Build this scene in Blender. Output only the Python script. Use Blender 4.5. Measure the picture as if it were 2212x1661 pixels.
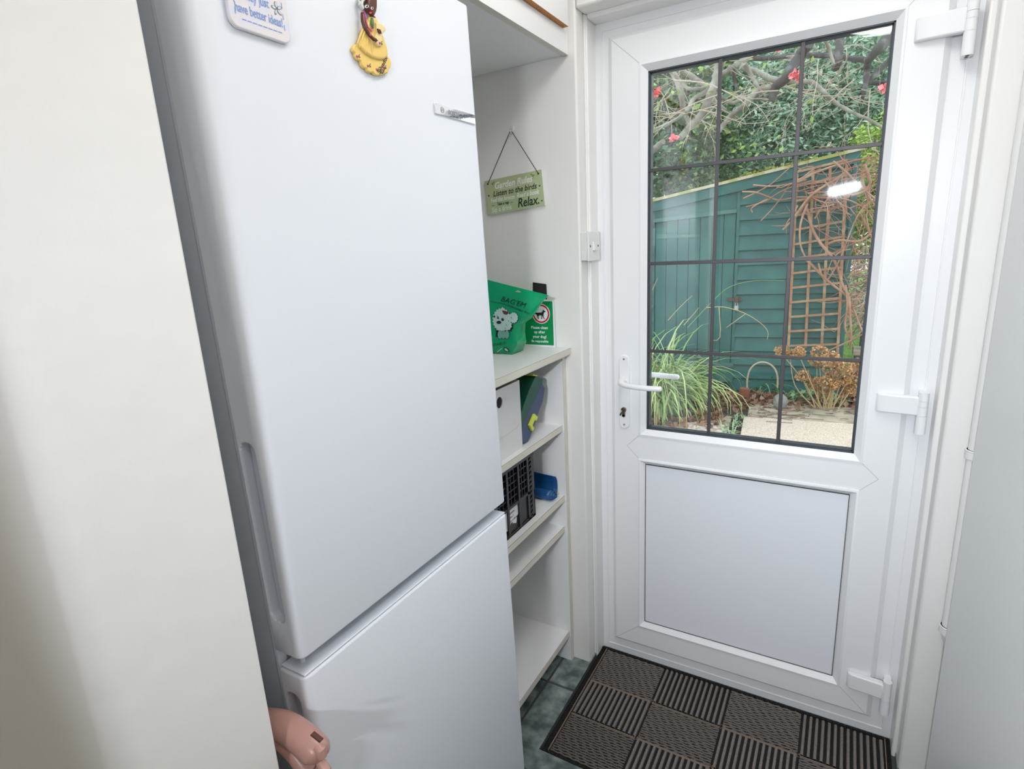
import bpy, bmesh, math, random
from mathutils import Vector, Matrix
import numpy as np
R_ = random.Random(7)
for o in list(bpy.data.objects): bpy.data.objects.remove(o)
sc = bpy.context.scene; C = sc.collection

# ------------------------------------------------------------ camera
CAM = Vector((0.0, -1.68, 1.448)); YAW, PITCH, ROLL, FPX = 0.5397, 0.2396, -0.0533, 1214.6
_f = Vector((-math.sin(YAW)*math.cos(PITCH), math.cos(YAW)*math.cos(PITCH), -math.sin(PITCH)))
_s = _f.cross(Vector((0, 0, 1))).normalized(); _u = _s.cross(_f)
RGT = _s*math.cos(ROLL)+_u*math.sin(ROLL); UPV = -_s*math.sin(ROLL)+_u*math.cos(ROLL); FWD = _f
cd = bpy.data.cameras.new('camera'); cam = bpy.data.objects.new('camera', cd); C.objects.link(cam)
cam.matrix_world = Matrix(((RGT.x, UPV.x, -FWD.x, CAM.x), (RGT.y, UPV.y, -FWD.y, CAM.y), (RGT.z, UPV.z, -FWD.z, CAM.z), (0, 0, 0, 1)))
cd.sensor_width = 36; cd.sensor_fit = 'HORIZONTAL'; cd.lens = FPX/2212*36; cd.clip_start = 0.02; cd.clip_end = 200
sc.camera = cam

# ------------------------------------------------------------ world, lamps, exposure
sc.view_settings.view_transform = 'Standard'; sc.view_settings.look = 'None'
sc.view_settings.gamma = 1; sc.view_settings.use_curve_mapping = False; sc.view_settings.exposure = 0.0
w = bpy.data.worlds.new('overcast'); sc.world = w; w.use_nodes = True
nt = w.node_tree; bg = nt.nodes['Background']
tc = nt.nodes.new('ShaderNodeTexCoord'); sx = nt.nodes.new('ShaderNodeSeparateXYZ'); cr = nt.nodes.new('ShaderNodeValToRGB')
nt.links.new(tc.outputs['Generated'], sx.inputs[0]); nt.links.new(sx.outputs[2], cr.inputs[0]); nt.links.new(cr.outputs[0], bg.inputs[0])
cr.color_ramp.elements[0].color = (0.90, 0.95, 1, 1); cr.color_ramp.elements[1].color = (0.80, 0.90, 1, 1)
bg.inputs[1].default_value = 2.9
def area(name, loc, size, power, color=(1, 1, 1), rot=(0, 0, 0), shape='SQUARE', sy=None, spread=None):
    l = bpy.data.lights.new(name, 'AREA'); l.energy = power; l.color = color; l.shape = shape; l.size = size
    if sy: l.size_y = sy
    if spread: l.spread = spread
    o = bpy.data.objects.new(name, l); C.objects.link(o); o.location = loc; o.rotation_euler = rot; return o
area('ceiling_lamp_and_fill', (-0.10, -0.80, 2.40), 0.45, 5.1, (1, 0.985, 0.965), shape='DISK')
area('ceiling_lamp_and_fill', (-0.25, -0.42, 2.40), 0.35, 1.5, (1, 0.985, 0.965), shape='DISK')  # fill added near the door to lift the back wall
area('ceiling_lamp_and_fill', (0.10, -1.80, 2.40), 0.40, 3.9, (1, 0.985, 0.97), shape='DISK')  # added overhead fill, stands in for flash bounced off the ceiling
area('ceiling_lamp_and_fill', (-1.9, -2.9, 2.40), 0.6, 12, (1, 0.90, 0.80), shape='DISK')  # unseen fill added behind the camera, on the kitchen side
area('flash_fill', (-0.055, -2.5, 1.69), 0.15, 4.7, (0.86, 0.92, 1), rot=(math.radians(73), math.radians(-9), math.radians(3)), shape='RECTANGLE', sy=0.024, spread=math.radians(68))  # flash behind the camera, added to fill the door and streak its glass

# ------------------------------------------------------------ pixel -> place helpers (real planes at real distances)
def ray(px, py): return (RGT*((px-1106)/FPX) - UPV*((py-830.5)/FPX) + FWD)
def onY(px, py, Y): d = ray(px, py); return CAM + d*((Y-CAM.y)/d.y)
def onX(px, py, X): d = ray(px, py); return CAM + d*((X-CAM.x)/d.x)
def onZ(px, py, Z): d = ray(px, py); return CAM + d*((Z-CAM.z)/d.z)
def onP(px, py, P, N): d = ray(px, py); P = Vector(P); N = Vector(N); return CAM + d*((P-CAM).dot(N)/d.dot(N))

# ------------------------------------------------------------ materials
MATS = {}
def mat(name, col, rough=0.5, metal=0.0, bump=None, var=None, spec=0.5, trans=None, sheen=None, island=None):
    """bump=(scale,strength[,dist]); var=(scale,other_colour,contrast lo,hi); island=other colour mixed per leaf"""
    if name in MATS: return MATS[name]
    m = bpy.data.materials.new(name); m.use_nodes = True; t = m.node_tree; b = t.nodes['Principled BSDF']
    b.inputs['Base Color'].default_value = (*col, 1); b.inputs['Roughness'].default_value = rough
    b.inputs['Metallic'].default_value = metal; b.inputs['Specular IOR Level'].default_value = spec
    co = t.nodes.new('ShaderNodeTexCoord')
    if var:
        n = t.nodes.new('ShaderNodeTexNoise'); n.inputs['Scale'].default_value = var[0]; n.inputs['Detail'].default_value = 6
        t.links.new(co.outputs['Object'], n.inputs['Vector'])
        r = t.nodes.new('ShaderNodeValToRGB'); t.links.new(n.outputs[0], r.inputs[0])
        r.color_ramp.elements[0].position = var[2]; r.color_ramp.elements[1].position = var[3]
        r.color_ramp.elements[0].color = (*col, 1); r.color_ramp.elements[1].color = (*var[1], 1)
        t.links.new(r.outputs[0], b.inputs['Base Color'])
    if island:
        g = t.nodes.new('ShaderNodeNewGeometry'); r = t.nodes.new('ShaderNodeValToRGB')
        t.links.new(g.outputs['Random Per Island'], r.inputs[0])
        r.color_ramp.elements[0].color = (*col, 1); r.color_ramp.elements[1].color = (*island[-1], 1)
        for i, c in enumerate(island[:-1]):
            e = r.color_ramp.elements.new((i+1)/len(island)); e.color = (*c, 1)
        t.links.new(r.outputs[0], b.inputs['Base Color'])
    if bump:
        n = t.nodes.new('ShaderNodeTexNoise'); n.inputs['Scale'].default_value = bump[0]; n.inputs['Detail'].default_value = 4
        t.links.new(co.outputs['Object'], n.inputs['Vector'])
        bp = t.nodes.new('ShaderNodeBump'); bp.inputs['Strength'].default_value = bump[1]; bp.inputs['Distance'].default_value = bump[2] if len(bump) > 2 else 0.002
        t.links.new(n.outputs[0], bp.inputs['Height']); t.links.new(bp.outputs[0], b.inputs['Normal'])
    if trans: b.inputs['Transmission Weight'].default_value = trans
    MATS[name] = m; return m

M_wall = mat('wall_paint', (0.87, 0.857, 0.828), 0.5, bump=(24, 0.42, 0.003), var=(2.5, (0.85, 0.832, 0.80), 0.35, 0.7))
M_ceil = mat('ceiling_paint', (0.90, 0.895, 0.88), 0.8)
M_upvc = mat('white_upvc', (0.89, 0.895, 0.905), 0.28)
M_upvc2 = mat('white_upvc_panel', (0.85, 0.865, 0.905), 0.35)
M_seam = mat('seam_grey', (0.50, 0.50, 0.50), 0.6)
M_trimp = mat('gloss_painted_wood', (0.88, 0.87, 0.85), 0.3, bump=(20, 0.25, 0.003))
M_fridge = mat('fridge_white', (0.765, 0.79, 0.84), 0.48)
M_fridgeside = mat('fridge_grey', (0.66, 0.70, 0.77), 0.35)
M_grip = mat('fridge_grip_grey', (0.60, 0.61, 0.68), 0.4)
M_chrome = mat('chrome', (0.85, 0.85, 0.87), 0.06, metal=1, bump=(22, 0.12, 0.003))
M_shelf = mat('white_melamine', (0.87, 0.87, 0.865), 0.32, var=(9, (0.85, 0.85, 0.84), 0.4, 0.7))
M_edge = mat('cream_edging', (0.70, 0.67, 0.58), 0.45)
M_raw = mat('raw_chipboard', (0.58, 0.27, 0.09), 0.8, var=(260, (0.28, 0.11, 0.035), 0.5, 0.68))
M_rawline = mat('worn_chipboard', (0.30, 0.19, 0.11), 0.9)
M_tile = mat('slate_tile', (0.08, 0.11, 0.105), 0.42, bump=(45, 0.6, 0.004), var=(20, (0.34, 0.40, 0.38), 0.38, 0.70))
M_grout = mat('dark_grout', (0.085, 0.088, 0.085), 0.9)
M_black = mat('black_rubber', (0.010, 0.010, 0.010), 0.6, spec=0.3)
M_matrib = mat('bristle_taupe', (0.27, 0.235, 0.21), 0.8, bump=(700, 0.6, 0.0015), var=(650, (0.13, 0.115, 0.105), 0.40, 0.65))
M_mattan = mat('tan_thread', (0.36, 0.25, 0.17), 0.8)
M_dark = mat('dark_gasket', (0.05, 0.062, 0.075), 0.5)
M_lead = mat('lead_grey', (0.085, 0.08, 0.085), 0.45, metal=0.3)
M_key = mat('brass_nickel', (0.42, 0.37, 0.30), 0.25, metal=1)
M_slot = mat('slot_dark', (0.05, 0.04, 0.035), 0.7)
M_switch = mat('switch_plastic', (0.83, 0.825, 0.80), 0.3)

def glass_mat():
    m = bpy.data.materials.new('window_glass'); m.use_nodes = True; t = m.node_tree; t.nodes.clear()
    o = t.nodes.new('ShaderNodeOutputMaterial'); mx = t.nodes.new('ShaderNodeMixShader')
    tr = t.nodes.new('ShaderNodeBsdfTransparent'); tr.inputs[0].default_value = (0.99, 0.996, 0.994, 1)
    gl = t.nodes.new('ShaderNodeBsdfGlossy'); gl.inputs['Roughness'].default_value = 0.02
    fr = t.nodes.new('ShaderNodeFresnel'); fr.inputs[0].default_value = 1.5
    mm = t.nodes.new('ShaderNodeMath'); mm.operation = 'MULTIPLY'; mm.inputs[1].default_value = 1.5
    t.links.new(fr.outputs[0], mm.inputs[0]); t.links.new(mm.outputs[0], mx.inputs[0]); t.links.new(tr.outputs[0], mx.inputs[1]); t.links.new(gl.outputs[0], mx.inputs[2]); t.links.new(mx.outputs[0], o.inputs[0])
    return m
M_glass = glass_mat()

# ------------------------------------------------------------ object helpers
def props(o, label=None, cat=None, group=None, kind=None):
    if label: o['label'] = label
    if cat: o['category'] = cat
    if group: o['group'] = group
    if kind: o['kind'] = kind
    return o
def thing(name, label, cat, loc=(0, 0, 0), rot=(0, 0, 0), group=None):
    o = bpy.data.objects.new(name, None); C.objects.link(o); o.location = loc; o.rotation_euler = rot; o.empty_display_size = 0.05
    return props(o, label, cat, group)

class MB:
    def __init__(s): s.v = []; s.f = []; s.m = []
    def add(s, vs, fs, m=0):
        k = len(s.v); s.v += [tuple(p) for p in vs]; s.f += [tuple(i+k for i in f) for f in fs]; s.m += [m]*len(fs); return s
    def box(s, x0, x1, y0, y1, z0, z1, m=0):
        x0, x1 = min(x0, x1), max(x0, x1); y0, y1 = min(y0, y1), max(y0, y1); z0, z1 = min(z0, z1), max(z0, z1)
        vs = [(x, y, z) for x in (x0, x1) for y in (y0, y1) for z in (z0, z1)]
        return s.add(vs, [(0, 1, 3, 2), (4, 6, 7, 5), (0, 4, 5, 1), (2, 3, 7, 6), (0, 2, 6, 4), (1, 5, 7, 3)], m)
    def prism(s, poly, fn0, fn1, m=0):
        """poly 2-D ccw; fn0/fn1 map (a,b) to the two end faces"""
        n = len(poly); vs = [fn0(*p) for p in poly]+[fn1(*p) for p in poly]
        return s.add(vs, [tuple(range(n-1, -1, -1)), tuple(range(n, 2*n))]+[(i, (i+1) % n, n+(i+1) % n, n+i) for i in range(n)], m)
    def px(s, poly, x0, x1, m=0): return s.prism(poly, lambda a, b: (x0, a, b), lambda a, b: (x1, a, b), m)
    def py(s, poly, y0, y1, m=0): return s.prism(poly, lambda a, b: (a, y1, b), lambda a, b: (a, y0, b), m)
    def pz(s, poly, z0, z1, m=0): return s.prism(poly, lambda a, b: (a, b, z0), lambda a, b: (a, b, z1), m)
    def tube(s, pts, r, n=8, m=0, cap=True, flat=1.0):
        pts = [Vector(p) for p in pts]; N = len(pts)
        rs = r if isinstance(r, (list, tuple)) else [r]*N
        if len(rs) == 2 and N != 2: rs = [rs[0]+(rs[1]-rs[0])*i/(N-1) for i in range(N)]
        vs = []; up = None
        for i, p in enumerate(pts):
            t = (pts[min(i+1, N-1)]-pts[max(i-1, 0)]); t = t.normalized() if t.length > 1e-9 else Vector((0, 0, 1))
            if up is None:
                up = Vector((0, 0, 1)) if abs(t.z) < 0.9 else Vector((1, 0, 0))
            a = t.cross(up)
            if a.length < 1e-6: a = t.cross(Vector((1, 0.3, 0)))
            a.normalize(); b = a.cross(t).normalized(); up = b
            for k in range(n):
                q = 2*math.pi*k/n; vs.append(p+(a*math.cos(q)+b*math.sin(q)*flat)*rs[i])
        fs = []
        for i in range(N-1):
            for k in range(n): fs.append((i*n+k, i*n+(k+1) % n, (i+1)*n+(k+1) % n, (i+1)*n+k))
        if cap: fs += [tuple(range(n-1, -1, -1)), tuple((N-1)*n+k for k in range(n))]
        return s.add(vs, fs, m)
    def cyl(s, p0, p1, r, n=20, m=0): return s.tube([p0, p1], [r, r], n, m)
    def ball(s, c, r, m=0, nu=12, nv=8, sc3=(1, 1, 1)):
        vs = []; fs = []
        for j in range(nv+1):
            th = math.pi*j/nv
            for i in range(nu):
                ph = 2*math.pi*i/nu; vs.append((c[0]+r*sc3[0]*math.sin(th)*math.cos(ph), c[1]+r*sc3[1]*math.sin(th)*math.sin(ph), c[2]+r*sc3[2]*math.cos(th)))
        for j in range(nv):
            for i in range(nu): fs.append((j*nu+i, (j+1)*nu+i, (j+1)*nu+(i+1) % nu, j*nu+(i+1) % nu))
        return s.add(vs, fs, m)
    def loft(s, loops, m=0):
        """loops: (x0,x1,z0,z1,y) picture-frame rings joined one after another"""
        vs = []
        for (x0, x1, z0, z1, y) in loops: vs += [(x0, y, z0), (x1, y, z0), (x1, y, z1), (x0, y, z1)]
        fs = []
        for i in range(len(loops)-1):
            for k in range(4): fs.append((i*4+k, i*4+(k+1) % 4, (i+1)*4+(k+1) % 4, (i+1)*4+k))
        return s.add(vs, fs, m)
    def build(s, name, mats, parent=None, bevel=0, seg=3, smooth=False, local=False, kind=None, label=None, cat=None, group=None, sub=0, recalc=True, angle=40):
        me = bpy.data.meshes.new(name); me.from_pydata(s.v, [], s.f)
        for mm in (mats if isinstance(mats, (list, tuple)) else [mats]): me.materials.append(mm)
        me.polygons.foreach_set('material_index', s.m)
        if recalc:
            b = bmesh.new(); b.from_mesh(me); bmesh.ops.recalc_face_normals(b, faces=b.faces); b.to_mesh(me); b.free()
        o = bpy.data.objects.new(name, me); C.objects.link(o)
        if parent is not None:
            o.parent = parent
            if not local:
                q = parent; off = Vector((0, 0, 0))
                while q is not None: off += Vector(q.location); q = q.parent
                o.location = -off
        if bevel:
            bm_ = o.modifiers.new('bevel', 'BEVEL'); bm_.width = bevel; bm_.segments = seg; bm_.limit_method = 'ANGLE'; bm_.angle_limit = math.radians(35)
            smooth = True
        if sub:
            sm = o.modifiers.new('sub', 'SUBSURF'); sm.levels = sub; sm.render_levels = sub; smooth = True
        if smooth:
            me.shade_smooth()
            if not sub: me.set_sharp_from_angle(angle=math.radians(angle))
        props(o, label, cat, group, kind); return o

def struct(name, mb, m, **k): return mb.build(name, m, kind='structure', **k)

def catmull(pts, n=4):
    pts = [Vector(p) for p in pts]; out = []
    for i in range(len(pts)-1):
        p0 = pts[max(i-1, 0)]; p1 = pts[i]; p2 = pts[i+1]; p3 = pts[min(i+2, len(pts)-1)]
        for k in range(n):
            t = k/n; out.append(0.5*((2*p1)+(-p0+p2)*t+(2*p0-5*p1+4*p2-p3)*t*t+(-p0+3*p1-3*p2+p3)*t**3))
    out.append(pts[-1]); return out

# flat lettering: returns 2-D verts and faces in a unit frame
def letters(body, size, align='CENTER', shear=0, bold=0.0, space=1.0, word=1.0, line=1.0):
    cu = bpy.data.curves.new('t', 'FONT'); cu.body = body; cu.size = size; cu.align_x = align; cu.shear = shear; cu.offset = bold
    cu.space_character = space; cu.space_word = word; cu.space_line = line; cu.resolution_u = 3; cu.fill_mode = 'FRONT'
    o = bpy.data.objects.new('t', cu); C.objects.link(o)
    dg = bpy.context.evaluated_depsgraph_get(); me = bpy.data.meshes.new_from_object(o.evaluated_get(dg))
    vs = [(v.co.x, v.co.y) for v in me.vertices]; fs = [tuple(p.vertices) for p in me.polygons]
    bpy.data.objects.remove(o); bpy.data.meshes.remove(me); bpy.data.curves.remove(cu)
    return vs, fs
def put_letters(mb, fn, body, size, m=0, cx=0, cy=0, rot=0, sx=1.0, **k):
    vs, fs = letters(body, size, **k); c, s = math.cos(rot), math.sin(rot)
    mb.add([fn(cx+(x*sx*c-y*s), cy+(x*sx*s+y*c)) for x, y in vs], fs, m)
def round_end(b, pts, rs, n=16):
    pts = [Vector(p) for p in pts]; rs = list(rs); d = (pts[-1]-pts[-2]).normalized(); r = rs[-1]; p = pts[-1]
    for f in (0.35, 0.65, 0.87, 0.98): pts.append(p+d*r*f*0.7); rs.append(r*math.sqrt(max(0.02, 1-f*f)))
    b.tube(pts, rs, n)
def disc(n=24, r=1.0, cx=0, cy=0, ry=None): return [(cx+r*math.cos(2*math.pi*i/n), cy+(ry or r)*math.sin(2*math.pi*i/n)) for i in range(n)]
def rrect(x0, x1, y0, y1, r, n=6):
    out = []
    for cx, cy, a in ((x1-r, y1-r, 0), (x0+r, y1-r, 90), (x0+r, y0+r, 180), (x1-r, y0+r, 270)):
        for i in range(n+1):
            q = math.radians(a+90*i/n); out.append((cx+r*math.cos(q), cy+r*math.sin(q)))
    return out
def flatpoly(mb, fn, poly, m=0): mb.add([fn(*p) for p in poly], [tuple(range(len(poly)))], m)

# ============================================================ ROOM SHELL
WY = -0.10      # room face of the wall that holds the door
XL, XR, ZT = -0.686, 0.224, 2.062   # door opening
CEIL = 2.42
b = MB()
b.box(-1.36, XL, WY, 0.20, -0.16, CEIL); b.box(XR, 0.45, WY, 0.20, -0.16, CEIL); b.box(XL, XR, WY, 0.20, ZT, CEIL)
b.box(-3.2, -1.36, 0.02, 0.20, -0.16, CEIL+0.4); b.box(0.45, 3.0, 0.02, 0.20, -0.16, CEIL+0.4)
struct('wall_back', b, M_wall, bevel=0.006)
b = MB(); b.box(-1.48, -1.33, -1.40, WY, 0, CEIL); struct('wall_recess', b, M_wall)
b = MB()   # nib wall end with rounded plaster corner
xe, y0, y1, r = -0.62, -1.492, -1.318, 0.028
poly = [(-2.8, y0)]+[(xe-r+r*math.sin(a), y0+r-r*math.cos(a)) for a in [math.radians(10*i) for i in range(10)]]+[(xe, y1-0.003), (xe-0.003, y1), (-2.8, y1)]
b.pz(poly, 0, CEIL); struct('wall_left', b, M_wall, smooth=True)
b = MB(); b.box(0.335, 0.45, -4.7, WY, 0, CEIL); struct('wall_right', b, M_wall)
b = MB(); b.box(-2.9, 0.45, -4.85, -4.7, 0, CEIL); struct('wall_front', b, M_wall)
b = MB(); b.box(-2.9, -2.75, -4.7, y0, 0, CEIL); struct('wall_kitchen', b, M_wall)
b = MB(); b.box(-2.9, 0.45, -4.85, 0.20, CEIL, CEIL+0.1); struct('ceiling', b, M_ceil)

# floor: slate tiles with a sunk mat well in front of the door
WX0, WX1, WYa, WYb = -0.682, 0.222, -0.500, 0.0
b = MB()
b.box(-2.9, 0.45, -4.85, WYa, -0.06, -0.004, 1); b.box(-2.9, WX0, WYa, 0.02, -0.06, -0.004, 1); b.box(WX1, 0.45, WYa, 0.02, -0.06, -0.004, 1)
b.box(WX0-0.02, WX1+0.02, WYa, 0.20, -0.06, -0.014, 1)
def tile(x0, x1, ya, yb):
    g = 0.005; x0 += g; x1 -= g; ya += g; yb -= g
    for (ax, bx, ay, by) in ([(x0, x1, ya, yb)] if (x1 < WX0 or x0 > WX1 or yb < WYa or ya > 0) else
                             [(x0, min(x1, WX0), ya, yb)]*(x0 < WX0-0.02)+[(max(x0, WX1), x1, ya, yb)]*(x1 > WX1+0.02)+[(max(x0, WX0), min(x1, WX1), ya, min(yb, WYa))]*(ya < WYa-0.02)):
        if bx-ax > 0.01 and by-ay > 0.01: b.box(ax, bx, ay, by, -0.004, 0.0, 0)
xs = [-0.779+0.30*i for i in range(-7, 5)]; ys = [-0.248-0.33*i for i in range(-2, 14)]
for i in range(len(xs)-1):
    for j in range(len(ys)-1):
        tile(xs[i], xs[i+1], ys[j+1], min(ys[j], 0.02))
struct('floor', b, [M_tile, M_grout])

# painted lining strips round the opening
b = MB()
b.box(XL-0.002, XL+0.010, -0.045, 0.02, -0.02, ZT); b.box(XR-0.012, XR+0.002, -0.045, 0.02, -0.02, ZT); b.box(XL+0.010, XR-0.012, -0.045, 0.02, ZT-0.012, ZT+0.002)
struct('trim_1', b, M_trimp, bevel=0.004)

# ============================================================ DOOR
LX0, LX1, LZ0, LZ1 = -0.634, 0.160, 0.045, 2.010
b = MB()   # outer frame
FX0, FX1, FZ1 = XL+0.010, XR-0.012, ZT-0.012
b.loft([(FX0, FX1, -0.012, FZ1, 0.12), (FX0, FX1, -0.012, FZ1, 0.016), (FX0+0.018, FX1-0.018, 0.010, FZ1-0.018, 0.016), (FX0+0.0185, FX1-0.0185, 0.0105, FZ1-0.0185, 0.0135), (FX0+0.0215, FX1-0.0215, 0.0135, FZ1-0.0215, 0.0135), (FX0+0.022, FX1-0.022, 0.014, FZ1-0.022, 0.016), (LX0+0.012, LX1-0.012, 0.060, LZ1-0.012, 0.016), (LX0+0.012, LX1-0.012, 0.060, LZ1-0.012, 0.075)])
door = struct('door_1', b, M_upvc)
GX0, GX1, GZ0, GZ1 = -0.519, 0.053, 0.857, 1.902
PX0, PX1, PZ0, PZ1 = -0.521, 0.053, 0.148, 0.737
b = MB()
ML = 0.797   # welds meet on the mid rail
BD = 0.021
b.loft([(LX0, LX1, LZ0, LZ1, 0.06), (LX0, LX1, LZ0, LZ1, 0.012), (LX0+0.013, LX1-0.013, LZ0+0.013, LZ1-0.013, 0.0)])
def plate(x0, x1, z0, z1): b.add([(x0, 0, z0), (x1, 0, z0), (x1, 0, z1), (x0, 0, z1)], [(0, 1, 2, 3)])
a0, a1 = GX0-BD, GX1+BD
plate(LX0+0.013, a0, LZ0+0.013, LZ1-0.013); plate(a1, LX1-0.013, LZ0+0.013, LZ1-0.013)
plate(a0, a1, GZ1+BD, LZ1-0.013); plate(a0, a1, PZ1+BD, GZ0-BD); plate(a0, a1, LZ0+0.013, PZ0-BD)
for (X0, X1, Z0, Z1) in ((GX0, GX1, GZ0, GZ1), (PX0, PX1, PZ0, PZ1)):
    b.loft([(a0, a1, Z0-BD, Z1+BD, 0.0), (a0+.0005, a1-.0005, Z0-BD+.0005, Z1+BD-.0005, -0.003), (X0-BD*.72, X1+BD*.72, Z0-BD*.72, Z1+BD*.72, -0.0045), (X0, X1, Z0, Z1, 0.012), (X0, X1, Z0, Z1, 0.03)])
b.loft([(LX0, LX1, LZ0, LZ1, 0.06), (a0+BD, a1-BD, GZ0, LZ1, 0.062)]) if False else None
# outside skin of the leaf
b.box(LX0, GX0, 0.055, 0.062, LZ0, LZ1); b.box(GX1, LX1, 0.055, 0.062, LZ0, LZ1); b.box(GX0, GX1, 0.055, 0.062, GZ1, LZ1); b.box(GX0, GX1, 0.055, 0.062, LZ0, GZ0)
leaf = b.build('door_leaf', M_upvc, door, smooth=True, angle=25)
b = MB(); b.box(PX0, PX1, 0.011, 0.03, PZ0, PZ1); b.build('lower_panel', M_upvc2, leaf)
b = MB(); e = 0.0016
for (x0, x1, z0, z1) in ((PX0, PX0+e, PZ0, PZ1), (PX1-e, PX1, PZ0, PZ1), (PX0, PX1, PZ0, PZ0+e), (PX0, PX1, PZ1-e, PZ1)): b.box(x0, x1, 0.0095, 0.012, z0, z1)
b.build('panel_gasket', M_slot, leaf)
# weld seams
b = MB()
def seam(p, q, w=0.0006):
    p = Vector((p[0], 0, p[1])); q = Vector((q[0], 0, q[1])); d = (q-p).normalized(); n = Vector((-d.z, 0, d.x))*w
    b.add([p+n+Vector((0, -0.0003, 0)), q+n+Vector((0, -0.0003, 0)), q-n+Vector((0, -0.0003, 0)), p-n+Vector((0, -0.0003, 0))], [(0, 1, 2, 3)])
for sx_, ax, lx in ((-1, a0, LX0+0.013), (1, a1, LX1-0.013)):
    seam((ax, GZ1+BD), (lx, LZ1-0.013)); seam((ax, PZ0-BD), (lx, LZ0+0.013))
    ap = ax+sx_*0.040; seam((ax, GZ0-BD), (ap, ML)); seam((ax, PZ1+BD), (ap, ML))
b.build('weld_seam', M_seam, leaf)
# glazed unit
b = MB()
g = 0.007
for y0_, y1_, gg, mm in ((0.0125, 0.0195, 0.0035, 0), (0.0195, 0.042, 0.0065, 0)):
    b.box(GX0, GX0+gg, y0_, y1_, GZ0, GZ1, mm); b.box(GX1-gg, GX1, y0_, y1_, GZ0, GZ1, mm); b.box(GX0, GX1, y0_, y1_, GZ0, GZ0+gg, mm); b.box(GX0, GX1, y0_, y1_, GZ1-gg, GZ1, mm)
b.build('glazing_gasket', M_dark, leaf)
for yy in (0.0205, 0.0410):
    b = MB(); b.box(GX0+0.002, GX1-0.002, yy, yy+0.0012, GZ0+0.002, GZ1-0.002); b.build('glass_pane', M_glass, leaf)
b = MB()
for (p, q) in (((1555, 125), (1532, 945)), ((1735, 88), (1681, 962))):
    x = (onY(*p, 0.02).x+onY(*q, 0.02).x)/2; b.box(x-0.005, x+0.005, 0.0165, 0.0200, GZ0+0.003, GZ1-0.003)
for (p, q) in (((1397, 371), (1910, 309)), ((1399, 571), (1890, 553)), ((1396, 759), (1866, 777))):
    z = (onY(*p, 0.02).z+onY(*q, 0.02).z)/2; b.box(GX0+0.003, GX1-0.003, 0.0158, 0.0192, z-0.0048, z+0.0048)
b.build('glazing_bars', M_lead, leaf, bevel=0.0012, seg=2)
# handle set
hx, hz = -0.586, 0.979
h = thing('door_handle', None, None, (hx, 0, hz)); h.parent = door
b = MB(); b.py(rrect(-0.0165, 0.0165, -0.122, 0.122, 0.0163), -0.009, 0.0)
bk = b.build('handle_plate', M_upvc, h, local=True, bevel=0.003)
b = MB(); zc = onY(1350, 828, -0.03).z-hz
b.cyl((0, 0, zc), (0, -0.030, zc), 0.0105); b.build('handle_neck', M_upvc, h, local=True, bevel=0.002)
b = MB()
pts = catmull([(-0.002, -0.026, zc+0.002), (0.004, -0.043, zc+0.001), (0.022, -0.053, zc-0.001), (0.055, -0.056, zc-0.003), (0.09, -0.055, zc-0.004), (0.118, -0.052, zc-0.004), (0.127, -0.050, zc-0.004)], 5)
n_ = len(pts); round_end(b, pts, [0.0118-0.0034*min(1, i/8) for i in range(n_)])
b.build('lever', M_upvc, h, local=True, smooth=True, angle=60)
for s in (0.108, -0.108):
    b = MB(); b.cyl((0, -0.0085, s), (0, -0.0100, s), 0.0038, 14, 0); b.box(-0.0022, 0.0022, -0.0105, -0.0099, s-0.0005, s+0.0005, 1); b.box(-0.0005, 0.0005, -0.0105, -0.0099, s-0.0022, s+0.0022, 1)
    b.build('screw', [M_seam, M_slot], h, local=True)
b = MB(); kz = 0.913-hz+0.005
b.cyl((0, -0.008, kz+0.004), (0, -0.016, kz+0.004), 0.0085, 20); b.box(-0.0048, 0.0048, -0.008, -0.0155, kz-0.018, kz+0.004); b.cyl((0, -0.008, kz-0.016), (0, -0.0155, kz-0.016), 0.0048, 14)
b.box(-0.0012, 0.0012, -0.0155, -0.0175, kz-0.002, kz+0.009, 1)
b.build('lock_cylinder', [M_key, M_slot], h, local=True, bevel=0.0006, seg=2)
b = MB(); b.py(rrect(-0.0007, 0.0007, -0.002, 0.002, 0.0004, 1), -0.036, -0.014)
pf = disc(18, 0.0075, 0, 0, 0.010)
b.px([(-0.030+a, c-0.006) for a, c in pf], -0.0012, 0.0012)
ky = b.build('key', M_key, h, local=True); ky.location = (-0.001, 0, kz+0.003); ky.rotation_euler = (0, 0.35, 0.0)
# outside lever
h2 = thing('door_handle', None, None, (hx, 0.062, hz)); h2.parent = door
b = MB(); b.py(rrect(-0.0165, 0.0165, -0.122, 0.122, 0.0163), 0.0, 0.009); b.build('handle_plate', M_upvc, h2, local=True, bevel=0.003)
b = MB(); b.cyl((0, 0, zc), (0, 0.030, zc), 0.0105)
pts = catmull([(-0.002, 0.026, zc), (0.004, 0.043, zc), (0.022, 0.053, zc-.001), (0.06, 0.056, zc-.002), (0.10, 0.055, zc-.003), (0.13, 0.052, zc-.003), (0.137, 0.050, zc-.003)], 5)
round_end(b, pts, [0.0105-0.0018*min(1, i/8) for i in range(len(pts))]); b.build('lever', M_upvc, h2, local=True, smooth=True, angle=60)
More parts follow.
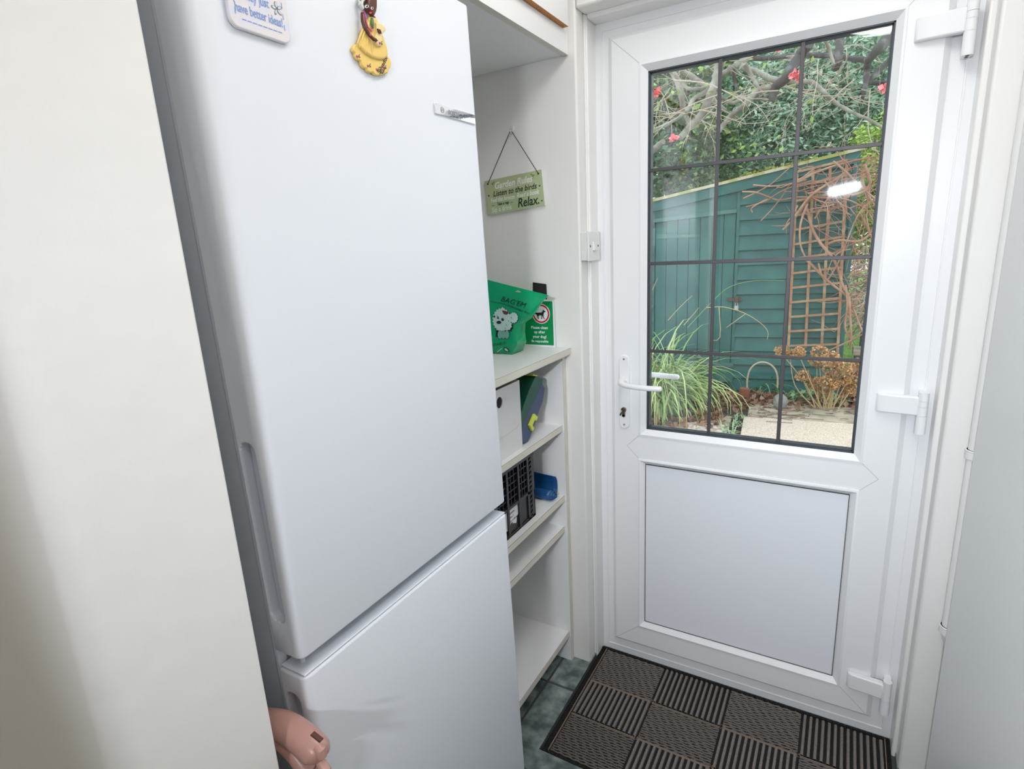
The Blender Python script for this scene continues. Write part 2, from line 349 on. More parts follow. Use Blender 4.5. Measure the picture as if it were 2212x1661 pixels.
# hinges
def hinge(zc, low):
    h = thing('door_hinge', None, None, (0.160, 0.0, zc)); h.parent = door
    L = -0.071; b = MB()
    n = 10; prof = [(L, 0.0), (L+0.002, -0.010), (L+0.012, -0.0165), (L+0.03, -0.018), (0.012, -0.022), (0.018, -0.024), (0.018, -0.002), (0.0, 0.0)]
    b.pz(prof, -0.0245, 0.0245); b.build('hinge_arm', M_upvc, h, local=True, bevel=0.004)
    bx, by = 0.0275, -0.016
    segs = [(0.0140, 0.036, 0.0112), (-0.0005, 0.0135, 0.0108), (-0.024, -0.001, 0.0112), (-0.0715, -0.0245, 0.0118)]
    for k, (z0, z1, rr) in enumerate(segs):
        b = MB(); b.cyl((bx, by, z0), (bx, by, z1), rr, 24)
        if k != 1: b.box(bx-0.0085, bx+0.0085, by+0.002, 0.015, z0+0.0008, z1-0.0008)
        b.build('hinge_knuckle', M_upvc, h, local=True, smooth=True, angle=40)
    b = MB(); b.cyl((bx, by, -0.0722), (bx, by, -0.0714), 0.0035, 12, 0); b.cyl((bx, by+0.013, -0.0722), (bx, by+0.013, -0.0714), 0.0035, 12, 0)
    b.build('screw_hole', M_slot, h, local=True)
hinge(1.868, 0); hinge(1.011, 1); hinge(0.166, 1)

# light switch on the left reveal, with mini trunking
RX = XL+0.010
sw = thing('light_switch', 'white surface-mounted single light switch on the reveal left of the door', 'light switch', (XL, -0.057, 1.438))
b = MB(); b.box(0.0, 0.020, -0.041, 0.041, -0.041, 0.041); b.build('back_box', M_switch, sw, local=True, bevel=0.002)
b = MB(); b.box(0.020, 0.0265, -0.043, 0.043, -0.043, 0.043); b.build('faceplate', M_switch, sw, local=True, bevel=0.002)
b = MB(); b.px([(-0.0115, -0.013), (0.0115, -0.013), (0.0115, 0.013), (-0.0115, 0.013)], 0.0265, 0.029); b.add([(0.029, -0.010, -0.012), (0.029, 0.010, -0.012), (0.033, 0.010, -0.012), (0.033, -0.010, -0.012), (0.029, -0.010, 0.012), (0.029, 0.010, 0.012), (0.0295, -.01, .012), (.0295, .01, .012)], [(0, 1, 2, 3), (3, 2, 7, 6), (0, 3, 6, 4), (1, 5, 7, 2), (4, 6, 7, 5)])
b.build('rocker', M_switch, sw, local=True)
for s in (-1, 1):
    b = MB(); b.cyl((0.0262, s*0.030, 0.0), (0.0268, s*0.030, 0.0), 0.0036, 12); b.build('screw_hole', M_slot, sw, local=True)
b = MB(); b.box(XL, XL+0.006, -0.050, -0.036, 1.482, ZT); b.box(XL, XL+0.006, -0.050, -0.036, 0.0, 1.394)
b.build('trim_2', M_trimp, kind='structure', bevel=0.002)

# ============================================================ FRIDGE FREEZER
FB = Vector((-0.638, -1.238, 0.0)); TILT = math.radians(-1.0)
fr = thing('fridge_freezer', 'tall white upright fridge freezer with grey sides standing against the left wall', 'fridge', FB, (0, TILT, 0))
W = 0.594; DT = 0.058
b = MB(); b.box(-0.63, -DT-0.004, 0.012, W-0.012, 0.015, 1.895, 0); b.box(-DT-0.020, -DT-0.004, 0.006, W-0.006, 0.02, 1.893, 0); b.build('cabinet', M_fridgeside, fr, local=True, bevel=0.006)
for yy in (0.05, W-0.05):
    for xx in (-0.12, -0.55): b = MB(); b.cyl((xx, yy, 0.0), (xx, yy, 0.02), 0.018, 14); b.build('foot', M_black, fr, local=True)
def door_slab(z0, z1, grip, name):
    # plan outline with a generous rounded front edge on both sides
    r = 0.014; pl = [(-DT, 0.0), (-r, 0.0)]+[(-r+r*math.sin(a), r-r*math.cos(a)) for a in [math.radians(15*i) for i in range(1, 7)]]
    pl += [(-r+r*math.cos(a), W-r+r*math.sin(a)) for a in [math.radians(15*i) for i in range(0, 7)]]+[(-DT, W)]
    b = MB(); b.pz(pl, z0, z1)
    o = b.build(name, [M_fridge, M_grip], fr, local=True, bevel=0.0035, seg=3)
    # recessed grip cut in the left side of the door
    g0, g1 = grip; q = MB()
    q.prism([(a, c) for a, c in rrect(-0.052, -0.022, g0, g1, 0.012)], lambda a, c: (a, -0.02, c), lambda a, c: (a, 0.018, c), 0)
    cutter = q.build('cut', [M_grip], None)
    md = o.modifiers.new('grip', 'BOOLEAN'); md.operation = 'DIFFERENCE'; md.object = cutter; md.solver = 'EXACT'
    o.modifiers.move(1, 0); cutter.parent = fr
    bpy.context.view_layer.update()
    dg = bpy.context.evaluated_depsgraph_get(); me = bpy.data.meshes.new_from_object(o.evaluated_get(dg), depsgraph=dg)
    o.modifiers.clear(); o.data = me; bpy.data.objects.remove(cutter)
    me.shade_smooth(); me.set_sharp_from_angle(angle=math.radians(35))
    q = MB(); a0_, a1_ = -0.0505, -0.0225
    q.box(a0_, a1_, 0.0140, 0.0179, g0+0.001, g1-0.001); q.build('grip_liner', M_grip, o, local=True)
    return o
ud = door_slab(0.868, 1.905, (0.925, 1.205), 'fridge_door')
ld = door_slab(0.075, 0.836, (0.53, 0.798), 'freezer_door')
b = MB(); b.box(-DT, -0.004, 0.004, W-0.004, 0.8375, 0.8405); b.build('door_cap', M_fridge, ld, local=True, bevel=0.0012)
b = MB(); b.box(-0.62, -DT-0.002, 0.03, W-0.03, 0.836, 0.868); b.build('door_gap_strip', M_fridge, fr, local=True)
b = MB(); b.cyl((-0.032, 0.024, 0.8402), (-0.032, 0.024, 0.868), 0.0038, 14); b.build('hinge_pin', M_fridgeside, fr, local=True)
# chrome badge
FT = math.tan(math.radians(1.0))
b = MB(); bz0, bz1 = 1.690, 1.7075; b.box(0.0, 0.003, 0.449, W-0.0135, bz0, bz1)
bd = b.build('badge', M_chrome, ud, local=True, bevel=0.001)
bd_fn = lambda a, c: (0.0033, 0.449+a, bz0+c)
b = MB(); put_letters(b, bd_fn, 'BOSCH', 0.0105, 0, 0.041, 0.0050, align='LEFT', bold=0.0004)
ring = disc(24, 0.0052, 0.022, 0.0088); ring2 = disc(24, 0.0043, 0.022, 0.0088)
b.add([bd_fn(*p) for p in ring]+[bd_fn(*p) for p in ring2], [(i, (i+1) % 24, 24+(i+1) % 24, 24+i) for i in range(24)])
flatpoly(b, bd_fn, [(0.0195, 0.006), (0.0205, 0.006), (0.0205, 0.0115), (0.0195, 0.0115)]); flatpoly(b, bd_fn, [(0.0235, 0.006), (0.0245, 0.006), (0.0245, 0.0115), (0.0235, 0.0115)]); flatpoly(b, bd_fn, [(0.0205, 0.0083), (0.0235, 0.0083), (0.0235, 0.0092), (0.0205, 0.0092)])
b.build('lettering', mat('badge_grey', (0.30, 0.30, 0.32), 0.4), bd, local=True, recalc=False)

# fridge front plane (world) for the magnets
FN = Vector((math.cos(TILT), 0, -math.sin(TILT)))
def ff(px, py, off=0.0): return onP(px, py, FB+FN*off, FN)
# ============================================================ SHELVING AND UPPER CABINET
SX = -0.748   # front of the boards
YF = -0.605   # end next to the fridge
sh = thing('shelving_unit', 'white open shelving unit with cream edged boards between the fridge and door wall', 'shelving unit', (-1.05, -0.35, 0))
def board(name, x0, x1, ya, yb, z0, z1, edge='x', raw=False):
    b = MB(); e = 0.0015
    if edge == 'x': b.box(x0, x1-e, ya, yb, z0, z1, 0); b.box(x1-e, x1, ya, yb, z0, z1, 1)
    if edge == 'x':
        b.box(x1-e-0.0012, x1-e+0.0001, ya, yb, z1-0.0001, z1+0.0002, 2)
    o = b.build(name, [M_shelf, M_raw if raw else M_edge, M_rawline], sh); return o
board('side_panel', -1.32, SX+0.003, -0.122, WY-0.003, 0.0, 1.111)
board('side_panel', -1.32, SX, YF, YF+0.016, 0.0, 1.111)
board('worktop', -1.325, -0.724, YF-0.004, WY-0.002, 1.115, 1.133)
b = MB(); b.box(-1.0, -0.729, YF, WY-0.003, 1.111, 1.115); b.build('worktop_batten', M_edge, sh)
for z1, xx in ((0.8825, SX-0.004), (0.638, SX-0.004), (0.524, SX-0.008), (0.118, SX-0.002)):
    board('shelf', -1.31, xx, YF+0.016, -0.122, z1-0.018, z1)
b = MB(); b.box(-1.32, -1.305, YF, WY-0.003, 0.1, 1.11); b.build('back_board', M_shelf, sh)
b = MB(); b.box(SX-0.0045, SX-0.0035, YF+0.016, -0.123, 0.1015, 0.1045); b.build('worn_edge', M_rawline, sh)

uc = thing('wall_cabinet', 'white wall cabinet with raw chipboard edge mounted high above the fridge', 'cabinet', (-1.05, -0.8, 1.953))
b = MB(); b.box(-1.325, -0.728, -1.31, WY-0.002, 1.955, 1.973); b.build('underside_panel', M_shelf, uc)
b = MB(); b.box(-0.727, -0.709, -1.31, WY-0.002, 1.953, 2.009, 0); b.box(-0.7272, -0.7092, -1.31, WY-0.0021, 1.9525, 1.9531, 1); b.build('fascia', [M_shelf, M_edge], uc)
b = MB(); b.box(-0.727, -0.711, -1.31, WY-0.002, 2.0095, CEIL); b.box(-1.325, -0.727, -1.31, -1.29, 1.973, CEIL); b.build('carcass', M_shelf, uc)
for ya, yb in ((-0.70, -0.128), (-1.31, -0.704)):
    b = MB(); b.box(-0.7108, -0.6945, ya, yb, 2.0135, CEIL-0.02, 0); b.box(-0.7108, -0.6945, ya, yb, 2.0125, 2.0135, 1)
    b.build('sliding_door', [M_shelf, M_raw], uc)

# ============================================================ THINGS ON THE SHELVES
# white magazine file
mf = thing('magazine_file', 'white card magazine file with a round finger hole on the shelf below the worktop', 'file box', (-0.88, -0.40, 0.8825))
ya, yb, zb, zt = -0.455, -0.345, 0.8826, 1.083
hole = disc(24, 0.017, ya+0.006, 1.035, 0.0135)
b = MB(); X = -0.775
out = [(ya, zb), (yb, zb), (yb, zt), (ya, zt)]
# front face with a round hole: bridge outline to hole
bm = bmesh.new(); vo = [bm.verts.new((X, p[0], p[1])) for p in out]
cx, cz = -0.452, 1.046
hl = [bm.verts.new((X, cx+0.012*math.cos(2*math.pi*i/24)+0.0, cz+0.0165*math.sin(2*math.pi*i/24))) for i in range(24)]
bm.free()
th = 0.003
def panel_with_hole(b, X, out, hc, ra, rb, th):
    n = 32; hp = [(hc[0]+ra*math.cos(2*math.pi*i/n), hc[1]+rb*math.sin(2*math.pi*i/n)) for i in range(n)]
    (a0, z0), (a1, _), (_, z1), _ = out
    def edge(p):   # project ray from hole centre to rectangle
        dx, dz = p[0]-hc[0], p[1]-hc[1]; t = 1e9
        if dx > 1e-9: t = min(t, (a1-hc[0])/dx)
        if dx < -1e-9: t = min(t, (a0-hc[0])/dx)
        if dz > 1e-9: t = min(t, (z1-hc[1])/dz)
        if dz < -1e-9: t = min(t, (z0-hc[1])/dz)
        return (hc[0]+dx*t, hc[1]+dz*t)
    ep = [edge(p) for p in hp]
    vs = [(X, *p) for p in hp]+[(X, *p) for p in ep]+[(X-th, *p) for p in hp]
    fs = []
    for i in range(n):
        j = (i+1) % n; fs += [(i, j, n+j, n+i), (i, 2*n+i, 2*n+j, j)]
    k = len(vs); corners = [(a0, z0), (a1, z0), (a1, z1), (a0, z1)]
    vs += [(X, *c) for c in corners]
    for c in range(4):   # corner triangles
        cc = corners[c]
        for i in range(n):
            j = (i+1) % n; p, q = ep[i], ep[j]
            if (abs(p[0]-q[0]) > 1e-7 and abs(p[1]-q[1]) > 1e-7) and ((abs(p[0]-cc[0]) < 1e-6 or abs(q[0]-cc[0]) < 1e-6) and (abs(p[1]-cc[1]) < 1e-6 or abs(q[1]-cc[1]) < 1e-6)):
                fs.append((n+i, n+j, k+c))
    b.add(vs, fs)
ya = -0.475
panel_with_hole(b, X, [(ya, zb), (yb, zb), (yb, zt), (ya, zt)], (-0.456, 1.046), 0.0155, 0.0155, th)
b.box(X-0.22, X-0.0003, ya, ya+th, zb, zt); b.box(X-0.22, X-0.0003, yb-th, yb, zb, zt); b.box(X-0.22, X-0.0003, ya, yb, zb, zb+th); b.box(X-0.223, X-0.22, ya, yb, zb, zt)
M_card = mat('white_card', (0.76, 0.765, 0.76), 0.7, bump=(90, 0.15, 0.002), var=(16, (0.66, 0.66, 0.62), 0.62, 0.78))
b.build('file_body', M_card, mf)
b = MB(); b.px([(ya+0.0002, 0.945), (yb-0.03, 0.951), (yb-0.012, 0.957), (yb-0.012, 0.9564), (yb-0.03, 0.9504), (ya+0.0002, 0.9444)], X, X+0.0003); b.build('crease', mat('crease_grey', (0.5, 0.49, 0.46), 0.8), mf)

# green and navy clamshell case leaning against the file
M_green = mat('case_green', (0.003, 0.085, 0.055), 0.42, bump=(30, 0.1)); M_navy = mat('case_navy', (0.055, 0.085, 0.17), 0.5, bump=(300, 0.2)); M_lime = mat('lime_plastic', (0.62, 0.72, 0.07), 0.4)
cs = thing('plastic_case', 'dark green and navy plastic case with lime handle leaning behind the white file', 'case', (-0.90, -0.27, 0.8825))
X = -0.78; D = 0.24
z5 = lambda x, y, XX=-0.78: (lambda v: (v.y, v.z))(onX(1050+x/6.92, 760+y/6.92, XX))
navy = [z5(*p) for p in ((545, 1040), (840, 412), (882, 500), (852, 700), (770, 920), (705, 1130), (650, 1262), (628, 1303), (598, 1322), (545, 1316), (505, 1300), (480, 1180))]
zmin = min(p[1] for p in navy); off = 0.8829-zmin
navy = [(max(a, -0.3435), c+off) for a, c in navy]
b = MB(); b.px(navy[::-1], X-D, X); b.build('case_shell', M_navy, cs, bevel=0.004)
gr = [z5(*p) for p in ((838, 410), (843, 372), (812, 345), (785, 330), (755, 322), (728, 335), (640, 520), (565, 730), (522, 870), (505, 1010), (470, 1180), (500, 1180), (545, 1040))]
gr = [(max(a, -0.3435), c+off) for a, c in gr]
b = MB(); b.px(gr, X-D, X+0.0005); b.build('case_lid', M_green, cs, bevel=0.010, seg=4)
b = MB(); hp = [z5(*p, -0.774) for p in ((720, 880), (770, 935), (742, 990), (724, 968), (690, 1050), (712, 1098), (690, 1142), (645, 1055))]; hp = [(a, c+off) for a, c in hp]
b.px(hp[::-1], X, X+0.008); b.build('handle', M_lime, cs, bevel=0.0012)
b = MB(); lp = [z5(*p) for p in ((690, 298), (705, 318), (752, 328), (764, 315), (712, 296))]; lp = [(a, c+off+0.001) for a, c in lp]; b.px(lp, X-0.05, X+0.001); b.build('clip', M_lime, cs)

# black crate
M_crate = mat('crate_black', (0.018, 0.018, 0.02), 0.35); M_paper = mat('label_paper', (0.78, 0.78, 0.78), 0.7); M_ink = mat('black_ink', (0.02, 0.02, 0.02), 0.6)
ct = thing('plastic_crate', 'black slotted plastic crate with a torn white paper label', 'crate', (-0.93, -0.42, 0.638))
X = -0.776; y0_, y1_ = -0.575, -0.283; z0_, z1_ = 0.6385, 0.848; x0_ = -1.10
b = MB(); t = 0.0035
def lattice(plane, fx, lo, hi, zlo, zhi, nc, nr, w=0.0035, d=0.004):
    for i in range(nc+1):
        a = lo+(hi-lo)*i/nc
        if plane == 'x': b.box(fx-d, fx, a-w/2, a+w/2, zlo, zhi)
        else: b.box(a-w/2, a+w/2, fx-d, fx, zlo, zhi)
    for j in range(nr+1):
        z = zlo+(zhi-zlo)*j/nr
        if plane == 'x': b.box(fx-d, fx, lo, hi, z-w/2, z+w/2)
        else: b.box(lo, hi, fx-d, fx, z-w/2, z+w/2)
b.box(X-t-0.004, X-0.004, y0_, y1_-0.042, z0_, 0.725)           # solid lower front
b.box(x0_, X, y0_, y1_, z0_, z0_+t); b.box(x0_, x0_+t, y0_, y1_, z0_, 0.735)
b.box(x0_, X, y0_, y0_+t, z0_, 0.735); b.box(x0_, X, y1_-t, y1_, z0_, 0.727); lattice('y', y1_, x0_+0.002, X-0.03, 0.727, z1_-0.01, 10, 4, w=0.003, d=t); lattice('y', y0_+t, x0_+0.002, X-0.03, 0.735, z1_-0.01, 10, 4, w=0.003, d=t)
b.box(X-0.014, X, y0_, y1_, z0_, z0_+0.008); b.box(X-0.012, X, y0_, y1_-0.03, 0.722, 0.731)
b.box(X-0.012, X+0.002, y0_, y1_, z1_-0.01, z1_)
for la, lb_ in ((-0.437, -0.381), (-0.373, -0.324), (-0.500, -0.445), (-0.565, -0.508)): lattice('x', X-0.002, la, lb_, 0.731, z1_-0.01, 3, 5, w=0.0026)
lattice('x', x0_+0.004, y0_, y1_, 0.735, z1_-0.01, 9, 4, w=0.003)
for a in (-0.377, -0.441, -0.504): b.box(X-0.012, X+0.001, a-0.005, a+0.005, 0.64, z1_)
b.box(X-0.012, X, y0_, y0_+0.01, z0_, z1_)
# ribbed corner column
b.box(X-0.03, X, -0.299, y1_, z0_, z1_); b.box(X-0.012, X, -0.325, -0.314, z0_, z1_); b.box(X-0.03, X-0.014, -0.325, -0.29, z0_, z1_)
n = 12
for i in range(n):
    z = z0_+0.012+i*(z1_-z0_-0.02)/n; b.px([(-0.316, z), (-0.298, z+0.0005), (-0.298, z+0.0085), (-0.301, z+0.0095)], X-0.014, X-0.0005)
b.build('crate_body', M_crate, ct)
b = MB()
lab = [(1050+x/5.933, 960+y/5.933) for x, y in ((240, 860), (290, 825), (400, 742), (406, 800), (411, 885), (395, 925), (388, 1003), (365, 1010), (352, 1000), (348, 1022), (335, 990), (318, 1015), (305, 1085), (240, 1140))]
XL_ = X-0.0035
flatpoly(b, lambda p, q: (XL_, p, q), [(v.y, v.z) for v in [onX(*p, XL_) for p in lab]]); lb = b.build('paper_label', M_paper, ct, recalc=False)
b = MB(); o0 = onX(1050+318/5.933, 960+905/5.933, XL_)
for k, tx in enumerate(('campsite', 'Class 2', 'Box of Books')):
    put_letters(b, lambda p, q: (XL_+0.0003, -0.413+p, 0.7075+q), tx, 0.0085, 0, -0.021, -0.0125*k-0.002, rot=0.03, align='LEFT', bold=0.0002)
b.build('lettering', M_ink, lb, recalc=False)

# blue rolled rubber mat
M_blue = mat('blue_rubber', (0.012, 0.085, 0.24), 0.33, bump=(200, 0.1))
rl = thing('rolled_mat', 'thin blue rubber sheet loosely rolled on the shelf beside the black crate', 'rolled mat', (-0.88, -0.17, 0.638))
prof = []
cy, cz = -0.172, 0.6385+0.0185; NT = 84
for i in range(NT):
    f_ = i/(NT-1); a = -math.pi/2-(1-f_)*2*math.pi*3.4; rr = 0.0035+0.0140*f_**0.8; prof.append((cy+rr*math.cos(a), cz+rr*math.sin(a)))
tail = catmull([(0, *prof[-1]), (0, -0.155, 0.6398), (0, -0.139, 0.6450), (0, -0.1295, 0.659), (0, -0.1285, 0.678), (0, -0.132, 0.695), (0, -0.140, 0.708)], 5)
path = prof+[(p[1], p[2]) for p in tail[1:]]
b = MB(); n = len(path); NX = 14; vs = []
for j in range(NX+1):
    u = j/NX
    for i, (a, c) in enumerate(path):
        core = max(0, 1-i/(len(prof)-1)); s_ = max(0, (i-len(prof))/max(1, n-len(prof)))
        x = -0.775-0.235*u+0.020*core*(1-u); vs.append((x, a-0.030*s_*u, c+0.030*s_*u))
fs = [(j*n+i, j*n+i+1, (j+1)*n+i+1, (j+1)*n+i) for j in range(NX) for i in range(n-1)]
b.add(vs, fs); o = b.build('rubber_sheet', M_blue, rl, recalc=False, smooth=True, angle=80); md = o.modifiers.new('thick', 'SOLIDIFY'); md.thickness = 0.0012; md.offset = 0

# green sign standing against the wall, with a dark strap behind it
M_sgreen = mat('sign_green', (0.0, 0.27, 0.075), 0.4); M_swhite = mat('sign_white', (0.82, 0.83, 0.86), 0.4); M_red = mat('sign_red', (0.62, 0.01, 0.015), 0.4)
sx0, sx1, sz0, sz1 = -0.886, -0.7745, 1.1335, 1.284
sg = thing('dog_sign', 'small green and white clean up after your dog sign leaning on the wall', 'sign', (-0.83, -0.107, 1.133))
b = MB(); b.py(rrect(sx0, sx1, sz0, sz1, 0.003), -0.1095, -0.1065); b.build('sign_plate', M_swhite, sg)
F = lambda e: (lambda a, c: (a, -0.1097-e, c))
b = MB(); flatpoly(b, F(0), rrect(sx0+0.005, sx1-0.005, sz0+0.0065, sz1-0.0055, 0.003)); b.build('green_panel', M_sgreen, sg, recalc=False)
ccx, ccz = -0.8205, 1.2395
b = MB(); flatpoly(b, F(0.0002), disc(40, 0.0315, ccx, ccz)); flatpoly(b, F(0.0004), disc(40, 0.0290, ccx, ccz), 1); flatpoly(b, F(0.0006), disc(40, 0.0240, ccx, ccz)); b.build('prohibition_circle', [M_swhite, M_red], sg, recalc=False)
b = MB()
dog = [(-20, -2), (-16, 2), (-8, 3), (2, 4), (6, 8), (8, 12), (10, 14), (11, 11), (17, 8), (17, 6), (12, 5), (10, 0), (9, -4), (10, -10), (13, -17), (10, -17), (7, -10), (5, -5), (5, -10), (3, -17), (0, -17), (2, -10), (1, -5), (-7, -5), (-10, -9), (-8, -17), (-11, -17), (-13, -10), (-15, -5), (-17, -2), (-21, 3), (-22, 2)]
flatpoly(b, F(0.0009), [(ccx+a*0.00098, ccz+c*0.00098) for a, c in dog]); b.build('dog_pictogram', M_ink, sg, recalc=False)
b = MB(); 
for tx, s_, zz in (('Please clean', 0.0125, 1.1915), ('up after', 0.0125, 1.1775), ('your dog!', 0.0125, 1.1625), ('Be responsible', 0.0102, 1.1485)):
    put_letters(b, F(0.0003), tx, s_, 0, -0.8285, zz, bold=0.0003, space=1.0)
b.build('lettering', M_swhite, sg, recalc=False)
st = MB(); pts = [(-0.8475, 1.337), (-0.801, 1.331), (-0.8005, 1.30), (-0.802, 1.14), (-0.846, 1.14), (-0.849, 1.30)]
st.py(pts[::-1], -0.1062, -0.1035)
props(st.build('fabric_strap', mat('black_webbing', (0.012, 0.012, 0.014), 0.8, bump=(600, 0.5)), bevel=0.001), 'short black webbing strap standing behind the green bag and dog sign', 'strap')

# green poo bag pouch
M_pouch = mat('pouch_green', (0.0, 0.36, 0.15), 0.24, bump=(7, 0.35, 0.02)); M_pd = mat('pouch_ink', (0.005, 0.02, 0.018), 0.5); M_pdog = mat('pouch_pale_blue', (0.50, 0.70, 0.66), 0.5); M_pw = mat('pouch_blue_grey', (0.18, 0.42, 0.38), 0.5)
bg_ = thing('bag_pouch', 'bright green plastic pouch of degradable dog bags standing on the worktop', 'pouch', (-0.90, -0.22, 1.1335))
rows = [  # zl, zr, xl, xr, y
 (1.1335, 1.1335, -1.010, -0.853, -0.246), (1.150, 1.150, -1.020, -0.843, -0.247), (1.172, 1.164, -1.026, -0.833, -0.245), (1.200, 1.196, -1.026, -0.833, -0.240),
 (1.232, 1.224, -1.030, -0.827, -0.236), (1.262, 1.240, -1.034, -0.800, -0.231), (1.325, 1.288, -1.036, -0.760, -0.224), (1.352, 1.302, -1.040, -0.743, -0.222), (1.378, 1.3075, -1.042, -0.7355, -0.221)]
def S(u, v, e=0.0):
    k = v*(len(rows)-1); i = min(int(k), len(rows)-2); t = k-i; A, B = rows[i], rows[i+1]; Lr = [A[j]+(B[j]-A[j])*t for j in range(5)]
    x = Lr[2]+(Lr[3]-Lr[2])*u; z = Lr[0]+(Lr[1]-Lr[0])*u
    bul = 0.016*math.sin(math.pi*min(1, max(0, u)))**0.7*math.sin(math.pi*min(1, v*1.02+0.0))**0.8 if v < 0.98 else 0
    return (x, Lr[4]-bul-e+0.004*math.sin(u*9+v*5)*math.sin(math.pi*v), z)
def Sb(u, v):
    x, y, z = S(u, v); f = (1-v)**1.2; zb_ = 1.134 if v < 0.01 else z
    return (x, -0.221+ (0.042*f) + 0.002, zb_)
b = MB(); NU, NV = 28, 32
fr_ = [S(i/NU, j/NV) for j in range(NV+1) for i in range(NU+1)]; bk_ = [Sb(i/NU, j/NV) for j in range(NV+1) for i in range(NU+1)]
q = lambda i, j: j*(NU+1)+i; K = len(fr_)
fs = [(q(i, j), q(i+1, j), q(i+1, j+1), q(i, j+1)) for j in range(NV) for i in range(NU)]
fs += [(K+q(i, j), K+q(i, j+1), K+q(i+1, j+1), K+q(i+1, j)) for j in range(NV) for i in range(NU)]
fs += [(q(NU, j), K+q(NU, j), K+q(NU, j+1), q(NU, j+1)) for j in range(NV)]+[(q(0, j), q(0, j+1), K+q(0, j+1), K+q(0, j)) for j in range(NV)]
fs += [(q(i, 0), K+q(i, 0), K+q(i+1, 0), q(i+1, 0)) for i in range(NU)]+[(q(i, NV), q(i+1, NV), K+q(i+1, NV), K+q(i, NV)) for i in range(NU)]
b.add(fr_+bk_, fs); b.build('pouch_body', M_pouch, bg_, smooth=True, angle=70)
# pixel in the photo -> the pouch's own front surface (uv), so print follows the film
def uvof(px, py):
    u, v = 0.8, 0.5
    for _ in range(25):
        P_ = Vector(S(u, v)); d = P_-CAM; w_ = d.dot(FWD); qx = 1106+FPX*d.dot(RGT)/w_; qy = 830.5-FPX*d.dot(UPV)/w_
        e1 = Vector(S(u+1e-3, v))-CAM; e2 = Vector(S(u, v+1e-3))-CAM
        a11 = (1106+FPX*e1.dot(RGT)/e1.dot(FWD)-qx)/1e-3; a21 = (830.5-FPX*e1.dot(UPV)/e1.dot(FWD)-qy)/1e-3
        a12 = (1106+FPX*e2.dot(RGT)/e2.dot(FWD)-qx)/1e-3; a22 = (830.5-FPX*e2.dot(UPV)/e2.dot(FWD)-qy)/1e-3
        D_ = a11*a22-a12*a21; rx, ry = px-qx, py-qy
        if abs(D_) < 1e-9: break
        u += max(-.1, min(.1, (rx*a22-a12*ry)/D_)); v += max(-.1, min(.1, (a11*ry-a21*rx)/D_)); u = max(0.01, min(0.99, u)); v = max(0.01, min(0.97, v))
    return u, v
def bagfn(e): 
    def f(x, y): u, v = uvof(1030+x/6.92, 560+y/6.92); return S(u, v, e)
    return f
def bagtext(b, tx, x, y, s_, rot, e=0.001, **k):   # print coordinates are the enlarged print's own
    vs, fs = letters(tx, s_, **k); c, s = math.cos(rot), math.sin(rot); f = bagfn(e)
    b.add([f(x+(a*c+d*s), y+(a*s-d*c)) for a, d in vs], fs, 0)
b = MB()
bagtext(b, "BAG'EM", 352, 622, 112, 0.28, align='LEFT', shear=0.15, bold=0.0, space=1.0)
bagtext(b, 'DEGRADABLE BAG', 424, 688, 46, 0.37, align='LEFT', shear=0.1)
bagtext(b, 'EXTRA STRONG', 205, 640, 30, 0.17, align='LEFT', shear=0.1)
bagtext(b, 'DEGRADABLE', 60, 1330, 60, -0.16, align='LEFT', shear=0.2)
b.build('lettering', M_pd, bg_, recalc=False)
b = MB()
def fluffy(cx, cy, rx, ry, n, amp, ph=0): return [(cx+(rx*(1+(amp if i % 2 else 0)))*math.cos(2*math.pi*i/n+ph), cy+(ry*(1+(amp if i % 2 else 0)))*math.sin(2*math.pi*i/n+ph)) for i in range(n)]
def fan(b, e, poly, m):
    f = bagfn(e); cx = sum(p[0] for p in poly)/len(poly); cy = sum(p[1] for p in poly)/len(poly); n = len(poly); K_ = 5 if n > 8 else 2
    vs = [f(cx+(p[0]-cx)*(1-k/K_), cy+(p[1]-cy)*(1-k/K_)) for k in range(K_) for p in poly]+[f(cx, cy)]
    b.add(vs, [(k*n+i, k*n+(i+1) % n, (k+1)*n+(i+1) % n, (k+1)*n+i) for k in range(K_-1) for i in range(n)]+[((K_-1)*n+i, (K_-1)*n+(i+1) % n, K_*n) for i in range(n)], m)
fan(b, 0.0008, fluffy(382, 912, 134, 172, 44, 0.12), 1)
fan(b, 0.0012, fluffy(376, 905, 126, 164, 44, 0.13), 0)
fan(b, 0.0010, fluffy(556, 876, 66, 80, 24, 0.16), 1); fan(b, 0.0014, fluffy(553, 873, 60, 74, 24, 0.16), 0)
fan(b, 0.0010, [(360, 772), (388, 690), (436, 778)], 1); fan(b, 0.0014, [(368, 768), (390, 704), (428, 774)], 0)
fan(b, 0.0016, [(378, 762), (430, 770), (480, 790), (476, 812), (440, 832), (405, 815)], 3)
fan(b, 0.0010, [(285, 1010), (330, 1050), (322, 1165), (285, 1160)], 1)
fan(b, 0.0008, fluffy(470, 1010, 70, 70, 20, 0.2), 1); fan(b, 0.0012, fluffy(452, 985, 66, 72, 20, 0.2), 0)
for cx in (350, 402, 454): fan(b, 0.0014, disc(20, 37, cx, 1127, 68), 1); fan(b, 0.0018, disc(20, 33, cx, 1125, 63), 2)
for (cx, cy, rx, ry) in ((335, 942, 36, 24), (322, 870, 13, 22), (392, 898, 20, 24), (268, 855, 13, 18)): fan(b, 0.0020, disc(18, rx, cx, cy, ry), 1)
for (cx, cy) in ((326, 862), (398, 888)): fan(b, 0.0023, disc(8, 5, cx, cy, 6), 0)
for (x, y) in ((300, 820), (440, 960), (470, 900), (420, 1010), (510, 850)): fan(b, 0.0018, [(x, y), (x+14, y+18), (x+6, y+20), (x+22, y+44), (x+2, y+20), (x+10, y+16)], 1)
